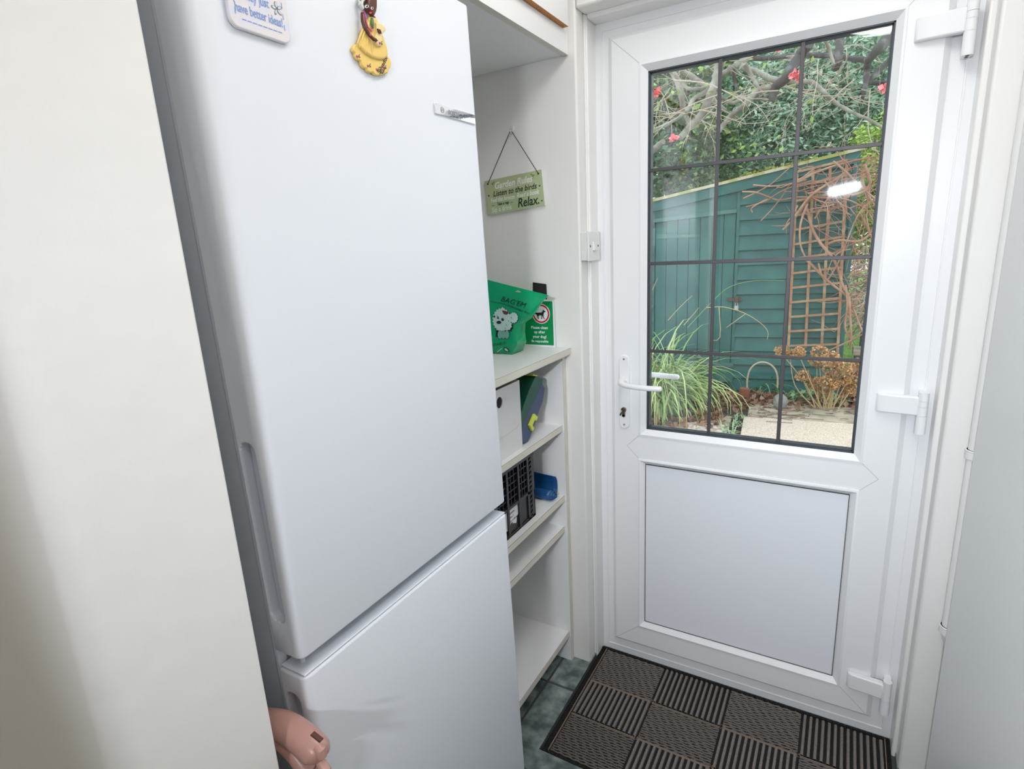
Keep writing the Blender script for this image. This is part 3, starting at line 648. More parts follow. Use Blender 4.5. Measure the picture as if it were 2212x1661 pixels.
fan(b, 0.0014, [(400, 1335), (430, 1310), (480, 1345), (495, 1385), (430, 1375)], 1); fan(b, 0.0018, [(415, 1340), (432, 1325), (465, 1350), (475, 1375), (435, 1365)], 0)
fan(b, 0.0014, [(300, 1385), (380, 1325), (386, 1332), (310, 1392)], 0)
b.build('printed_dog', [M_pdog, M_pd, M_pw, mat('print_brown', (0.10, 0.05, 0.03), 0.6)], bg_, recalc=False)
b = MB(); fan(b, 0.0012, [(570, 478), (600, 470), (612, 458), (630, 468), (662, 482), (655, 496), (600, 492)], 0); b.build('hang_slot', mat('slot_olive', (0.30, 0.40, 0.27), 0.7), bg_, recalc=False)

# ============================================================ WALL SIGN ON A CORD
M_plq = mat('plaque_sage', (0.49, 0.50, 0.29), 0.38, var=(9, (0.43, 0.55, 0.31), 0.35, 0.65)); M_cream = mat('plaque_cream', (0.80, 0.78, 0.72), 0.5); M_dg = mat('plaque_dark_green', (0.012, 0.04, 0.015), 0.5); M_wt = mat('plaque_white', (0.82, 0.84, 0.80), 0.5)
ps = thing('hanging_plaque', 'sage green garden rules plaque hanging by black cord on the wall', 'sign', (-0.8985, WY-0.002, 1.6075), (0, math.radians(-3.9), 0))
b = MB(); b.py(rrect(-0.1015, 0.1015, -0.0515, 0.0515, 0.001, 1), -0.0060, -0.001); b.build('plaque_board', M_cream, ps, local=True)
b = MB(); b.py(rrect(-0.1010, 0.1010, -0.0510, 0.0510, 0.001, 1), -0.0064, -0.0060); b.build('plaque_face', M_plq, ps, local=True)
G = lambda a, c: (a, -0.0067, c)
b = MB()
put_letters(b, G, 'Garden Rules', 0.0265, 0, 0.0, 0.0225, shear=0.25, bold=0.0006, sx=0.92)
flatpoly(b, G, [(-0.050, 0.0185), (0.030, 0.0185), (0.030, 0.0195), (-0.050, 0.0195)])
put_letters(b, G, 'Feel the breeze', 0.0175, 0, -0.086, -0.0155, shear=0.2, align='LEFT', sx=0.80, bold=0.0002)
put_letters(b, G, 'Read a book', 0.0180, 0, 0.008, -0.0150, shear=0.35, align='LEFT', sx=0.84, bold=0.0004)
put_letters(b, G, 'Sip a drink', 0.0205, 0, -0.085, -0.0455, align='LEFT', sx=0.84, bold=0.0002)
b.build('lettering', M_wt, ps, local=True, recalc=False, label='white lettering')
b = MB()
put_letters(b, G, 'Listen to the birds', 0.0225, 0, 0.002, 0.001, shear=0.3, bold=0.0004, sx=0.92)
put_letters(b, G, 'Take a nap', 0.0125, 0, -0.043, -0.0275, shear=0.35, bold=0.0003, sx=0.8)
put_letters(b, G, 'Relax.', 0.0370, 0, 0.008, -0.0435, shear=0.25, bold=0.0007, align='LEFT', sx=0.84)
for x0 in (-0.083, -0.016): flatpoly(b, G, [(x0, -0.0262), (x0+0.0085, -0.0262), (x0+0.0085, -0.0250), (x0, -0.0250)])
def heart(cx, cy, s): return [(cx+s*0.016*16*math.sin(t)**3, cy+s*0.016*(13*math.cos(t)-5*math.cos(2*t)-2*math.cos(3*t)-math.cos(4*t))) for t in [2*math.pi*i/24 for i in range(24)]]
for cx, cy, s in ((-0.0905, 0.0060, 0.012), (0.0900, 0.0065, 0.012), (0.0930, -0.0365, 0.011)): flatpoly(b, G, heart(cx, cy, s))
b.build('lettering', M_dg, ps, local=True, recalc=False, label='dark green lettering')
for s in (-1, 1):
    b = MB()
    for dx, dz, L, an in ((0.004, 0.0, 0.014, -0.2), (0.008, -0.002, 0.012, -1.0), (0.010, 0.001, 0.012, 0.3)):
        cx, cz = s*0.082-s*dx, 0.040+dz; c, sn = math.cos(an), math.sin(an)
        flatpoly(b, G, [(cx-s*a*c, cz+a*sn+w_) for a, w_ in ((0, 0), (L*.4, L*.16), (L, 0), (L*.4, -L*.16))])
    b.build('leaf_motif', mat('leaf_motif_green', (0.12, 0.25, 0.10), 0.6), ps, local=True, recalc=False)
cd_ = MB(); HK = Vector((-0.897, WY-0.011, 1.782))
hl_ = Vector((-0.8985-0.0905, WY-0.0085, 1.6075+0.0385)); 
def pl(a, c): t = math.radians(3.9); return Vector((-0.8985+a*math.cos(t)-c*math.sin(t), WY-0.0092, 1.6075+a*math.sin(t)+c*math.cos(t)))
A_, B_ = pl(-0.089, 0.041), pl(0.090, 0.041)
cd_.tube([A_+Vector((0, 0.003, 0)), A_, HK+Vector((-0.003, 0, 0)), HK+Vector((0, 0, 0.002)), HK+Vector((0.003, 0, 0)), B_, B_+Vector((0, 0.003, 0))], 0.0011, 8); cd_.ball(A_, 0.0026); cd_.ball(B_, 0.0026)
t_ = math.radians(3.9)
o = cd_.build('cord', mat('black_cord', (0.01, 0.01, 0.01), 0.6), None); o.parent = ps; o.matrix_parent_inverse = Matrix.LocRotScale(ps.location, ps.rotation_euler, None).inverted()
hk = thing('wall_hook', 'tiny white three-pin picture hook above the green plaque', 'hook', (-0.897, WY, 1.79))
b = MB(); b.py([(a*1.0, c) for a, c in ((-0.0045, -0.004), (0.0045, -0.004), (0.0058, 0.004), (0.0045, 0.0095), (0, 0.011), (-0.0045, 0.0095), (-0.0058, 0.004))], -0.004, 0.0)
b.tube([(0, -0.002, -0.004), (0, -0.003, -0.010), (0, -0.009, -0.0125), (0, -0.0125, -0.009), (0, -0.0125, -0.005)], 0.0022, 8); b.build('hook_body', M_switch, hk, local=True, bevel=0.001)
b = MB()
for a, c in ((-0.003, 0.006), (0.003, 0.007), (0.0, 0.0)): b.cyl((a, -0.004, c), (a, -0.0048, c), 0.0008, 8)
b.build('pin', M_seam, hk, local=True)

# ============================================================ FRIDGE MAGNETS
z2 = lambda x, y: (480+x/3.8807, y/3.8807)
def relief(b, pts, d0, d1, m=0):
    """outline traced on the fridge front, given real thickness; pts in the door's enlarged grid"""
    p0 = [ff(*z2(*p), d0) for p in pts]; p1 = [Vector(p)+FN*(d1-d0) for p in p0]; n = len(pts)
    b.add(p0+p1, [tuple(range(n-1, -1, -1)), tuple(range(n, 2*n))]+[(i, (i+1) % n, n+(i+1) % n, n+i) for i in range(n)], m)
def flat2(b, pts, d, m=0): b.add([ff(*z2(*p), d) for p in pts], [tuple(range(len(pts)))], m)
# word magnet: local frame on the fridge front from its two bottom corners
mg = thing('fridge_magnet', 'square white word magnet with blue lettering on the upper fridge door', 'fridge magnet', ff(560, 30, 0.0))
BLm, BRm = ff(498, 50, 0.0065), ff(631, 95, 0.0065); HX = (BRm-BLm); Wm = HX.length; HX.normalize(); VZ = FN.cross(HX).normalized(); VZ = VZ if VZ.z > 0 else -VZ
fm = lambda e: (lambda a, c: BLm+HX*a+VZ*c+FN*e)
b = MB(); P_ = rrect(0, Wm, -0.002, 0.118, 0.012); b.prism(P_, lambda a, c: fm(-0.0060)(a, c), lambda a, c: fm(0)(a, c)); b.build('magnet_plate', mat('magnet_cream', (0.80, 0.76, 0.77), 0.35, var=(60, (0.74, 0.75, 0.84), 0.52, 0.6)), mg, bevel=0.002)
M_mb = mat('magnet_blue', (0.22, 0.34, 0.72), 0.5)
b = MB(); f_ = fm(0.0004)
put_letters(b, f_, 'have better ideas!', 0.0150, 0, Wm*0.49, 0.0165, bold=0.0002, sx=0.64)
put_letters(b, f_, 'they just', 0.0150, 0, Wm*0.47, 0.0335, bold=0.0002, sx=0.70)
b.build('lettering', M_mb, mg, recalc=False)
b = MB()
for i in range(8): x = 0.017+i*(Wm-0.03)/8; flatpoly(b, f_, [(x, 0.0088), (x+0.006, 0.0088), (x+0.006, 0.0098), (x, 0.0098)])
for i in range(7):
    z = 0.013+i*0.013
    for x in (0.0085, Wm-0.0095): flatpoly(b, f_, [(x, z), (x+0.001, z), (x+0.001, z+0.007), (x, z+0.007)])
b.build('stitch_border', M_mb, mg, recalc=False)
for cx, cz in ((0.0195, 0.0500), (Wm-0.0175, 0.0365), (Wm*0.44, 0.0580)):
    b = MB()
    for k in range(5):
        a = 1.2566*k+0.5; c, s = math.cos(a), math.sin(a)
        for r0, m_, e in ((0.0032, 1, 0.0005), (0.0024, 0, 0.0008)):
            flatpoly(b, fm(e), [(cx+c*0.0045+(x*c-y*s), cz+s*0.0045+(x*s+y*c)) for x, y in disc(12, r0*1.25, 0, 0, r0*0.62)], m_)
    flatpoly(b, fm(0.001), disc(8, 0.0007, cx, cz), 2)
    b.build('flower_motif', [mat('petal_grey', (0.62, 0.70, 0.76), 0.5), mat('petal_line', (0.20, 0.23, 0.27), 0.5), M_red], mg, recalc=False)

# lady-in-a-dress souvenir magnet
M_dress = mat('dress_yellow', (0.86, 0.60, 0.17), 0.42); M_dress2 = mat('apron_cream', (0.86, 0.68, 0.32), 0.42); M_skin = mat('figurine_skin', (0.11, 0.035, 0.022), 0.38)
M_pink = mat('bead_pink', (0.70, 0.10, 0.28), 0.4); M_gr = mat('bead_green', (0.03, 0.25, 0.06), 0.4); M_redl = mat('lip_red', (0.75, 0.04, 0.03), 0.4); M_eye = mat('eye_white', (0.85, 0.85, 0.85), 0.3)
dl = thing('doll_magnet', 'souvenir lady in a yellow dress magnet on the upper fridge door', 'fridge magnet', ff(797, 80, 0))
b = MB()
hem = [(1105, 375), (1085, 380), (1066, 410), (1074, 440), (1090, 452), (1092, 480), (1110, 508), (1140, 518), (1142, 550), (1165, 578), (1188, 580), (1195, 605), (1225, 620), (1240, 612), (1255, 632), (1285, 642), (1298, 630), (1325, 638), (1340, 620), (1365, 622), (1372, 600), (1372, 585), (1392, 570), (1395, 540), (1388, 505), (1375, 485), (1355, 470), (1250, 430)]
relief(b, hem, 0, 0.0065); hm = b.build('skirt_hem', M_dress, dl, bevel=0.0025, seg=3)
b = MB(); relief(b, [(1175, 215), (1150, 260), (1130, 320), (1108, 385), (1135, 425), (1185, 470), (1240, 500), (1290, 512), (1330, 508), (1362, 480), (1355, 420), (1335, 360), (1300, 260), (1280, 200), (1255, 150), (1210, 150), (1185, 190)], 0.001, 0.0105); b.build('dress', M_dress, dl, bevel=0.004, seg=4)
b = MB()
for p, q_ in (((1215, 210), (1150, 400)), ((1235, 260), (1200, 450)), ((1260, 330), (1255, 480)), ((1200, 200), (1130, 370))):
    b.tube([ff(*z2(*p), 0.0095), ff(*z2((p[0]+q_[0])/2-4, (p[1]+q_[1])/2), 0.0110), ff(*z2(*q_), 0.0092)], [0.0012, 0.0016, 0.0006], 8)
b.build('skirt_fold', M_dress, dl, smooth=True)
b = MB(); relief(b, [(1268, 190), (1310, 200), (1350, 245), (1348, 265), (1325, 290), (1318, 320), (1325, 370), (1310, 395), (1285, 398), (1262, 370), (1255, 330), (1275, 270)], 0.008, 0.0145); b.build('jug', M_dress2, dl, bevel=0.0025)
b = MB(); relief(b, [(1185, 10), (1195, -20), (1262, -25), (1268, 10), (1268, 70), (1262, 110), (1245, 148), (1228, 140), (1195, 100), (1182, 70)], 0.003, 0.0125); hd = b.build('head', M_skin, dl, bevel=0.004, seg=4)
b = MB(); relief(b, [(1228, 135), (1250, 145), (1272, 190), (1240, 175)], 0.002, 0.010); b.build('neck', M_skin, dl, bevel=0.001)
b = MB()
b.tube([ff(*z2(*p), d) for p, d in (((1178, 115), 0.009), ((1180, 180), 0.011), ((1195, 230), 0.0125), ((1235, 295), 0.0140), ((1275, 335), 0.0155))], [0.0034, 0.0034, 0.0030, 0.0025, 0.0026], 12)
b.build('arm', M_skin, dl, smooth=True)
b = MB()
hnd = [ff(*z2(*p), 0.0158) for p in ((1272, 325), (1290, 345))]
for k in range(5):
    s_ = [(1262+k*6, 318+k*2), (1278+k*5, 334+k*1), (1290+k*3, 350-k*2)]
    b.tube([ff(*z2(*p), 0.0165) for p in s_], [0.0012, 0.0011, 0.0008], 8)
for k in range(4): b.tube([ff(*z2(*p), 0.0158) for p in ((1300+k*7, 240+k*3), (1308+k*7, 262+k*2), (1318+k*5, 282))], [0.0012, 0.0011, 0.0008], 8)
b.build('fingers', M_skin, dl, smooth=True)
b = MB()
for (ex, ey, rx, ry) in ((1212, 53, 17, 15), (1257, 68, 11, 12)):
    flat2(b, disc(16, rx, ex, ey, ry), 0.0128, 0); flat2(b, disc(14, rx*.55, ex+2, ey-1, ry*.8), 0.0130, 1); flat2(b, disc(8, rx*.2, ex-1, ey-5, ry*.25), 0.0132, 0)
    flat2(b, [(ex-rx-3, ey-ry-6), (ex, ey-ry-12), (ex+rx, ey-ry-8), (ex, ey-ry-8)], 0.0130, 1)
b.build('eye', [M_eye, M_ink], hd, recalc=False)
b = MB(); flat2(b, [(1232, 100), (1240, 97), (1246, 101), (1253, 99), (1256, 107), (1244, 118), (1234, 110)], 0.0131); b.build('mouth', M_redl, hd, recalc=False)
b = MB(); b.ball(ff(*z2(1243, 80), 0.0125), 0.0014); b.build('nose', M_skin, hd, smooth=True)
b = MB(); b.tube([ff(*z2(*p), 0.008) for p in ((1180, 75), (1160, 40), (1162, 0), (1185, -30), (1235, -45), (1270, -20))], [0.0028, 0.0038, 0.0045, 0.005, 0.0045, 0.003], 10); b.build('head_wrap', mat('wrap_white', (0.80, 0.80, 0.74), 0.5, var=(150, (0.15, 0.35, 0.12), 0.58, 0.62)), dl, smooth=True)
b = MB(); b.tube([ff(*z2(*p), 0.0125) for p in ((1183, 95), (1198, 120), (1205, 180), (1222, 230), (1250, 258), (1268, 235), (1255, 160))], 0.0013, 8, 0); b.tube([ff(*z2(*p), 0.0128) for p in ((1252, 150), (1250, 200), (1262, 240), (1268, 200), (1258, 150))], 0.0014, 8, 1); b.ball(ff(*z2(1243, 290), 0.0160), 0.0020, 0)
b.build('necklace', [M_pink, M_gr], dl, smooth=True)
b = MB(); b.tube([ff(*z2(*p), 0.009) for p in ((1270, 88), (1280, 100), (1280, 122), (1270, 132))], 0.0007, 6); b.build('earring', M_eye, dl)
for cx, cy, d in ((1130, 473, 0.0072), (1220, 552, 0.0072), (1293, 582, 0.0072), (1318, 362, 0.0150), (1350, 565, 0.0072)):
    b = MB(); b.ball(ff(*z2(cx, cy), d-0.0008), 0.0020, 0); b.ball(ff(*z2(cx+20, cy+6), d-0.0008), 0.0014, 1); b.tube([ff(*z2(cx+10, cy), d), ff(*z2(cx+24, cy-18), d)], 0.0005, 6, 2); b.build('cherry_motif', [M_pink, M_gr, M_skin], dl, smooth=True)
b = MB(); vs, fs = letters('Salvador', 46, align='LEFT', shear=0.3, bold=0.6); a = math.radians(-64); c, s = math.cos(a), math.sin(a)
b.add([ff(*z2(1322+(x*c+y*s), 622+(x*s-y*c)), 0.0070) for x, y in vs], fs)
vs, fs = letters('Bahia', 30, align='LEFT', bold=0.6); b.add([ff(*z2(1346+(x*c+y*s), 622+(x*s-y*c)), 0.0070) for x, y in vs], fs)
b.build('lettering', M_ink, dl, recalc=False)

# ============================================================ DOOR MAT
dm = thing('door_mat', 'black and taupe chequered ribbed door mat in front of the white door', 'door mat', (-0.23, -0.25, -0.014))
mx0, mx1, my0, my1 = -0.678, 0.212, -0.497, 0.006
b = MB(); b.box(mx0, mx1, my0, my1, -0.0135, -0.007); b.build('mat_base', M_black, dm, bevel=0.001)
cxs = [-0.655, -0.441, -0.226, -0.0155, 0.197]; cys = [-0.008, -0.174, -0.329, -0.484]
b1 = MB(); b2 = MB(); b3 = MB()
for i in range(4):
    for j in range(3):
        x0, x1, y1_, y0_ = cxs[i], cxs[i+1], cys[j], cys[j+1]
        if (i+j) % 2 == 0:
            n = 19
            for k in range(n):
                y = y0_+(k+0.5)*(y1_-y0_)/n; m = 26; vs = []
                for q in range(m+1):
                    x = x0+0.003+(x1-x0-0.006)*q/m; dy = 0.0011*math.sin(q*1.9+k*2.1); hw = 0.0017
                    zz = -0.0018+0.0010*math.sin(q*1.9+k)
                    vs += [(x, y+dy-hw, -0.006), (x, y+dy, zz), (x, y+dy+hw, -0.006)]
                b1.add(vs, [(q*3+r, (q+1)*3+r, (q+1)*3+r+1, q*3+r+1) for q in range(m) for r in range(2)])
                for q in range(0, m, 2):
                    x = x0+0.004+(x1-x0-0.008)*(q+0.5*(k % 2))/m; b3.ball((x, y+0.003, -0.0025), 0.0009, 0, 5, 3)
        else:
            n = 13
            for k in range(n):
                x = x0+(k+0.5)*(x1-x0)/n; m = 44; vs = []
                for q in range(m+1):
                    y = y0_+0.004+(y1_-y0_-0.008)*q/m; hw = 0.0042+0.0006*R_.random(); zz = -0.0005+0.0012*R_.random()
                    vs += [(x-hw, y, -0.0065), (x-hw*0.7, y, zz-0.001), (x+hw*0.7, y, zz-0.001), (x+hw, y, -0.0065)]
                b2.add(vs, [(q*4+r, (q+1)*4+r, (q+1)*4+r+1, q*4+r+1) for q in range(m) for r in range(3)])
b1.build('corded_squares', M_matrib, dm, recalc=False, smooth=True); b2.build('bristle_ribs', M_matrib, dm, recalc=False, smooth=True)
for x in (cxs[0]-0.003, cxs[-1]+0.001): b3.box(x, x+0.0016, my0+0.012, my1-0.010, -0.007, -0.002)
for j, y in enumerate(cys[1:3]):
    for i in range(4): b3.box(cxs[i]+0.004, cxs[i+1]-0.004, y-0.0008, y+0.0008, -0.007, -0.0035)
for i, x in enumerate(cxs[1:4]):
    for j, y in enumerate(cys[1:3]):
        for k in range(26): b3.ball((x+R_.uniform(-.012, .012), y+R_.uniform(-.008, .008), -0.002), 0.0012, 0, 5, 3)
b3.build('tan_stitching', M_mattan, dm, recalc=False)
b = MB()
nx = 62
for k in range(nx):
    x = mx0+0.006+(mx1-mx0-0.012)*k/(nx-1); b.ball((x, my0+0.007, -0.0055), 0.0050, 0, 8, 5, (1, 1, 0.6)); b.box(x-0.0045, x+0.0045, my1-0.011, my1-0.003, -0.009, -0.0035)
for k in range(46):
    y = my0+0.010+(my1-my0-0.02)*k/45
    for xx in (mx0+0.005, mx0+0.014, mx1-0.006): b.ball((xx, y+(0.004 if xx == mx0+0.014 else 0), -0.0065), 0.0030, 0, 6, 4, (1, 1, 0.8))
b.build('studded_border', M_black, dm, smooth=True, recalc=False)

# ============================================================ RIGHT SIDE: PIPE AND TALL DOOR
pp = thing('waste_pipe', 'white painted vertical waste pipe with collars in the corner right of the door', 'pipe', (0.284, -0.122, 0.03))
b = MB(); b.cyl((0.284, -0.122, 0.46), (0.284, -0.122, CEIL), 0.0155, 24); b.tube([(0.284, -0.122, 0.462), (0.292, -0.118, 0.43), (0.304, -0.114, 0.40), (0.306, -0.114, 0.0)], [0.015, 0.012, 0.010, 0.010], 16); b.build('pipe', M_trimp, pp, smooth=True)
for z in (0.925, 0.465):
    b = MB(); b.cyl((0.284, -0.122, z), (0.284, -0.122, z+0.022), 0.0195, 24); b.cyl((0.284, -0.122, z+0.018), (0.284, -0.122, z+0.022), 0.0205, 24); b.build('pipe_collar', M_trimp, pp, bevel=0.0015, seg=2)
b = MB(); b.pz([(0.2745, -1.05), (0.315, -1.05), (0.315, -0.150), (0.2745, -0.150)], 0.05, 2.05)
struct('door_2', b, mat('door_satin', (0.86, 0.885, 0.885), 0.35), bevel=0.003)
b = MB(); b.box(0.328, 0.335, -4.7, -0.15, 0.0, 0.09); struct('baseboard_right', b, M_trimp)

# ============================================================ PINK APPLIANCE HANDLE
M_pinkp = mat('dusty_pink_plastic', (0.50, 0.27, 0.225), 0.33)
vc = thing('appliance_handle', 'dusty pink plastic appliance handle with curved tubes poking out beside the fridge', 'appliance', (-0.70, -1.28, 0.0))
z8 = lambda x, y, Y=-1.276: onY(500+x/4.6, 1300+y/4.6, Y)
b = MB(); ctr = [(330, 1190), (470, 1218), (580, 1268), (690, 1345), (790, 1430), (850, 1495), (878, 1545)]
pts = catmull([z8(*p) for p in ctr], 5); n = len(pts); rad = [0.0195+0.002*math.sin(i/n*3.1)-(0.006*max(0, (i-n+6)/5)) for i in range(n)]
b.tube(pts, rad, 20); b.build('hand_grip', M_pinkp, vc, smooth=True, angle=60)
b = MB(); P0, P1 = z8(785, 1322, -1.2945), z8(878, 1396, -1.2945); up_ = (z8(800, 1300, -1.298)-z8(785, 1330, -1.298)).normalized()*0.0020
b.add([P0-up_, P1-up_, P1+up_, P0+up_]+[p+Vector((0, 0.006, 0)) for p in (P0-up_, P1-up_, P1+up_, P0+up_)], [(0, 1, 2, 3), (4, 7, 6, 5), (0, 4, 5, 1), (2, 6, 7, 3), (0, 3, 7, 4), (1, 5, 6, 2)]); b.build('latch_slot', mat('slot_brown', (0.10, 0.035, 0.025), 0.7), vc)
b = MB(); b.tube([z8(*p, -1.288) for p in ((850, 1430), (885, 1470), (905, 1540))], [0.006, 0.0075, 0.006], 12); b.tube([z8(*p, -1.290) for p in ((880, 1580), (915, 1640), (960, 1690))], [0.006, 0.007, 0.006], 12); b.build('latch', M_pinkp, vc, smooth=True)
b = MB(); pts = catmull([z8(*p, -1.284) for p in ((400, 1330), (510, 1400), (600, 1480), (690, 1590), (760, 1700), (800, 1850))]+[Vector((-0.665, -1.285, 0.45)), Vector((-0.67, -1.28, 0.0))], 5); b.tube(pts, 0.0125, 16); b.build('tube', M_pinkp, vc, smooth=True)
b = MB(); pts = catmull([z8(*p, -1.268) for p in ((640, 1420), (740, 1530), (830, 1640), (890, 1760))]+[Vector((-0.648, -1.27, 0.5)), Vector((-0.66, -1.268, 0.0))], 5); b.tube(pts, 0.0125, 16); b.build('tube', M_pinkp, vc, smooth=True)

# ============================================================ GARDEN BEYOND THE DOOR
GZ = -0.15
np.random.seed(3)
def quads_leaves(mb, P, size, aspect=0.42, m=0, droop=0.0, rs=None, up=0.0):
    """P (n,3) leaf bases -> one folded diamond leaf each"""
    n = len(P); rs = rs or np.random
    d = rs.normal(size=(n, 3)); d[:, 2] = d[:, 2]*0.6-droop+up; d /= np.linalg.norm(d, axis=1)[:, None]
    s = np.cross(d, rs.normal(size=(n, 3))); s /= np.linalg.norm(s, axis=1)[:, None]
    L = size*(0.6+0.8*rs.random(n))[:, None]; nn = np.cross(d, s)
    mid = P+d*L*0.5; v = np.stack([P, mid+s*L*aspect*0.5+nn*L*0.08, P+d*L, mid-s*L*aspect*0.5+nn*L*0.08], 1).reshape(-1, 3)
    k = len(mb.v); mb.v += [tuple(p) for p in v.tolist()]; mb.f += [(k+4*i, k+4*i+1, k+4*i+2, k+4*i+3) for i in range(n)]; mb.m += [m]*n
def ell(n, c, r, shell=0.55, rs=None, lump=0.18):
    rs = rs or np.random
    d = rs.normal(size=(n, 3)); d /= np.linalg.norm(d, axis=1)[:, None]
    rad = shell+(1-shell)*rs.random(n)**0.6
    rad = rad*(1+lump*np.sin(d[:, 0]*7+c[0]*3)*np.cos(d[:, 2]*6+c[1])+lump*0.6*np.sin(d[:, 1]*11+d[:, 2]*9))
    return np.array(c)+d*rad[:, None]*np.array(r)
M_soil = mat('soil', (0.05, 0.035, 0.027), 0.95, bump=(30, 0.8, 0.03), var=(14, (0.11, 0.075, 0.055), 0.4, 0.65))
M_lawn = mat('lawn_green', (0.10, 0.24, 0.03), 0.9, bump=(60, 1.0, 0.03), var=(6, (0.20, 0.34, 0.07), 0.35, 0.7))
M_slab = mat('pebble_slab', (0.42, 0.30, 0.21), 0.9, bump=(150, 0.8, 0.006), var=(170, (0.76, 0.66, 0.54), 0.36, 0.58))
M_slab2 = mat('weathered_slab', (0.46, 0.39, 0.29), 0.9, bump=(60, 0.8, 0.006), var=(8, (0.22, 0.21, 0.14), 0.4, 0.7))
M_shed = mat('shed_green', (0.018, 0.098, 0.095), 0.55, bump=(25, 0.35, 0.006), var=(5, (0.035, 0.15, 0.13), 0.35, 0.7))
M_shedl = mat('shed_trim_green', (0.05, 0.155, 0.14), 0.6, var=(9, (0.12, 0.22, 0.19), 0.5, 0.75))
M_roofe = mat('mossy_wood', (0.52, 0.46, 0.34), 0.9, var=(7, (0.30, 0.33, 0.09), 0.45, 0.6))
M_moss = mat('moss', (0.22, 0.27, 0.04), 1.0)
M_rust = mat('rusty_iron', (0.09, 0.06, 0.045), 0.7)
M_steel = mat('galvanised', (0.45, 0.46, 0.47), 0.45, metal=0.8)
M_trel = mat('trellis_wood', (0.34, 0.19, 0.115), 0.85, var=(12, (0.42, 0.32, 0.19), 0.45, 0.65))
M_bark = mat('grey_bark', (0.20, 0.185, 0.15), 0.9, bump=(40, 0.7, 0.01), var=(10, (0.36, 0.36, 0.30), 0.4, 0.7))
M_barkd = mat('dark_bark', (0.075, 0.07, 0.065), 0.9, bump=(40, 0.7, 0.01), var=(12, (0.22, 0.22, 0.22), 0.5, 0.75))
M_twig = mat('tan_twig', (0.44, 0.37, 0.29), 0.85)
M_vine = mat('vine_red_brown', (0.33, 0.16, 0.10), 0.8, var=(8, (0.45, 0.30, 0.21), 0.4, 0.7))
M_lIvy = mat('ivy_leaf', (0.03, 0.10, 0.04), 0.30, island=[(0.07, 0.17, 0.07), (0.05, 0.12, 0.05), (0.24, 0.36, 0.08)])
M_lLau = mat('laurel_leaf', (0.10, 0.22, 0.14), 0.30, island=[(0.22, 0.38, 0.25), (0.36, 0.50, 0.38), (0.48, 0.62, 0.44)])
M_lFar = mat('far_leaf', (0.06, 0.15, 0.08), 0.5, island=[(0.11, 0.24, 0.13), (0.18, 0.34, 0.19)])
M_lCon = mat('lime_leaf', (0.22, 0.36, 0.04), 0.6, island=[(0.36, 0.50, 0.09), (0.12, 0.25, 0.04)])
M_blade = mat('grass_blade', (0.12, 0.30, 0.05), 0.5, island=[(0.24, 0.42, 0.12), (0.38, 0.50, 0.20), (0.50, 0.52, 0.22), (0.14, 0.32, 0.08), (0.52, 0.40, 0.24)])
M_litter = mat('dead_leaf', (0.20, 0.09, 0.05), 0.85, island=[(0.34, 0.18, 0.11), (0.14, 0.075, 0.05), (0.42, 0.26, 0.17)])
M_hyd = mat('dried_flower', (0.50, 0.26, 0.09), 0.8, island=[(0.62, 0.38, 0.17), (0.36, 0.18, 0.07), (0.72, 0.52, 0.30)])
M_stalk = mat('dry_stalk', (0.48, 0.36, 0.19), 0.8)
M_brick = mat('old_brick', (0.28, 0.10, 0.06), 0.9, bump=(60, 0.6, 0.01))
M_stone = mat('grey_stone', (0.30, 0.30, 0.26), 0.9, bump=(20, 0.8, 0.02), var=(14, (0.17, 0.17, 0.15), 0.4, 0.7))
M_petal = mat('blossom_pink', (0.80, 0.13, 0.15), 0.5, island=[(0.85, 0.30, 0.30), (0.70, 0.08, 0.10)])

b = MB(); b.box(-9, 9, 0.2, 22, GZ-0.2, GZ-0.03); struct('ground', b, M_soil)
b = MB(); b.add([(-9, 5.6, GZ-0.01), (9, 5.4, GZ-0.01), (9, 22, GZ+0.15), (-9, 22, GZ+0.15), (-9, 5.6, GZ-0.05), (9, 5.4, GZ-0.05)], [(0, 1, 2, 3), (4, 5, 1, 0)]); struct('lawn', b, M_lawn)
z3 = lambda x, y: (1380+x/3.8138, 680+y/3.8138)
gz = lambda x, y, z=GZ: onZ(*z3(x, y), z)
P1 = gz(865, 830); P2 = gz(1790, 895); P3 = gz(770, 1010)
dirx = (P2-P1).normalized(); diry = Vector((-dirx.y, dirx.x, 0))
def slab(o, l0, l1, d0, d1, m, nm='patio_slab', top=0.0):
    b = MB(); q = [o+dirx*a+diry*c for a, c in ((l0, d0), (l1, d0), (l1, d1), (l0, d1))]
    b.pz([(p.x, p.y) for p in q], GZ-0.05, GZ+top); return struct(nm, b, m, bevel=0.006)
slab(P1, 0.0, 1.6, -1.6, -0.012, M_slab); slab(P1, 0.03, 1.6, 0.0, 0.50, M_slab2); slab(P1, 1.62, 3.2, -1.6, 0.5, M_slab)
slab(P1, -0.66, -0.10, -1.0, -0.02, M_slab2, top=-0.008); slab(P1, -2.0, -0.12, -2.0, -0.78, M_slab, top=-0.004); slab(P1, -0.1, 1.6, -3.2, -1.62, M_slab)
slab(P1, -0.46, -0.14, -0.62, -0.30, mat('worn_pink_slab', (0.42, 0.30, 0.22), 0.9, var=(20, (0.62, 0.58, 0.5), 0.45, 0.55)), top=-0.003)

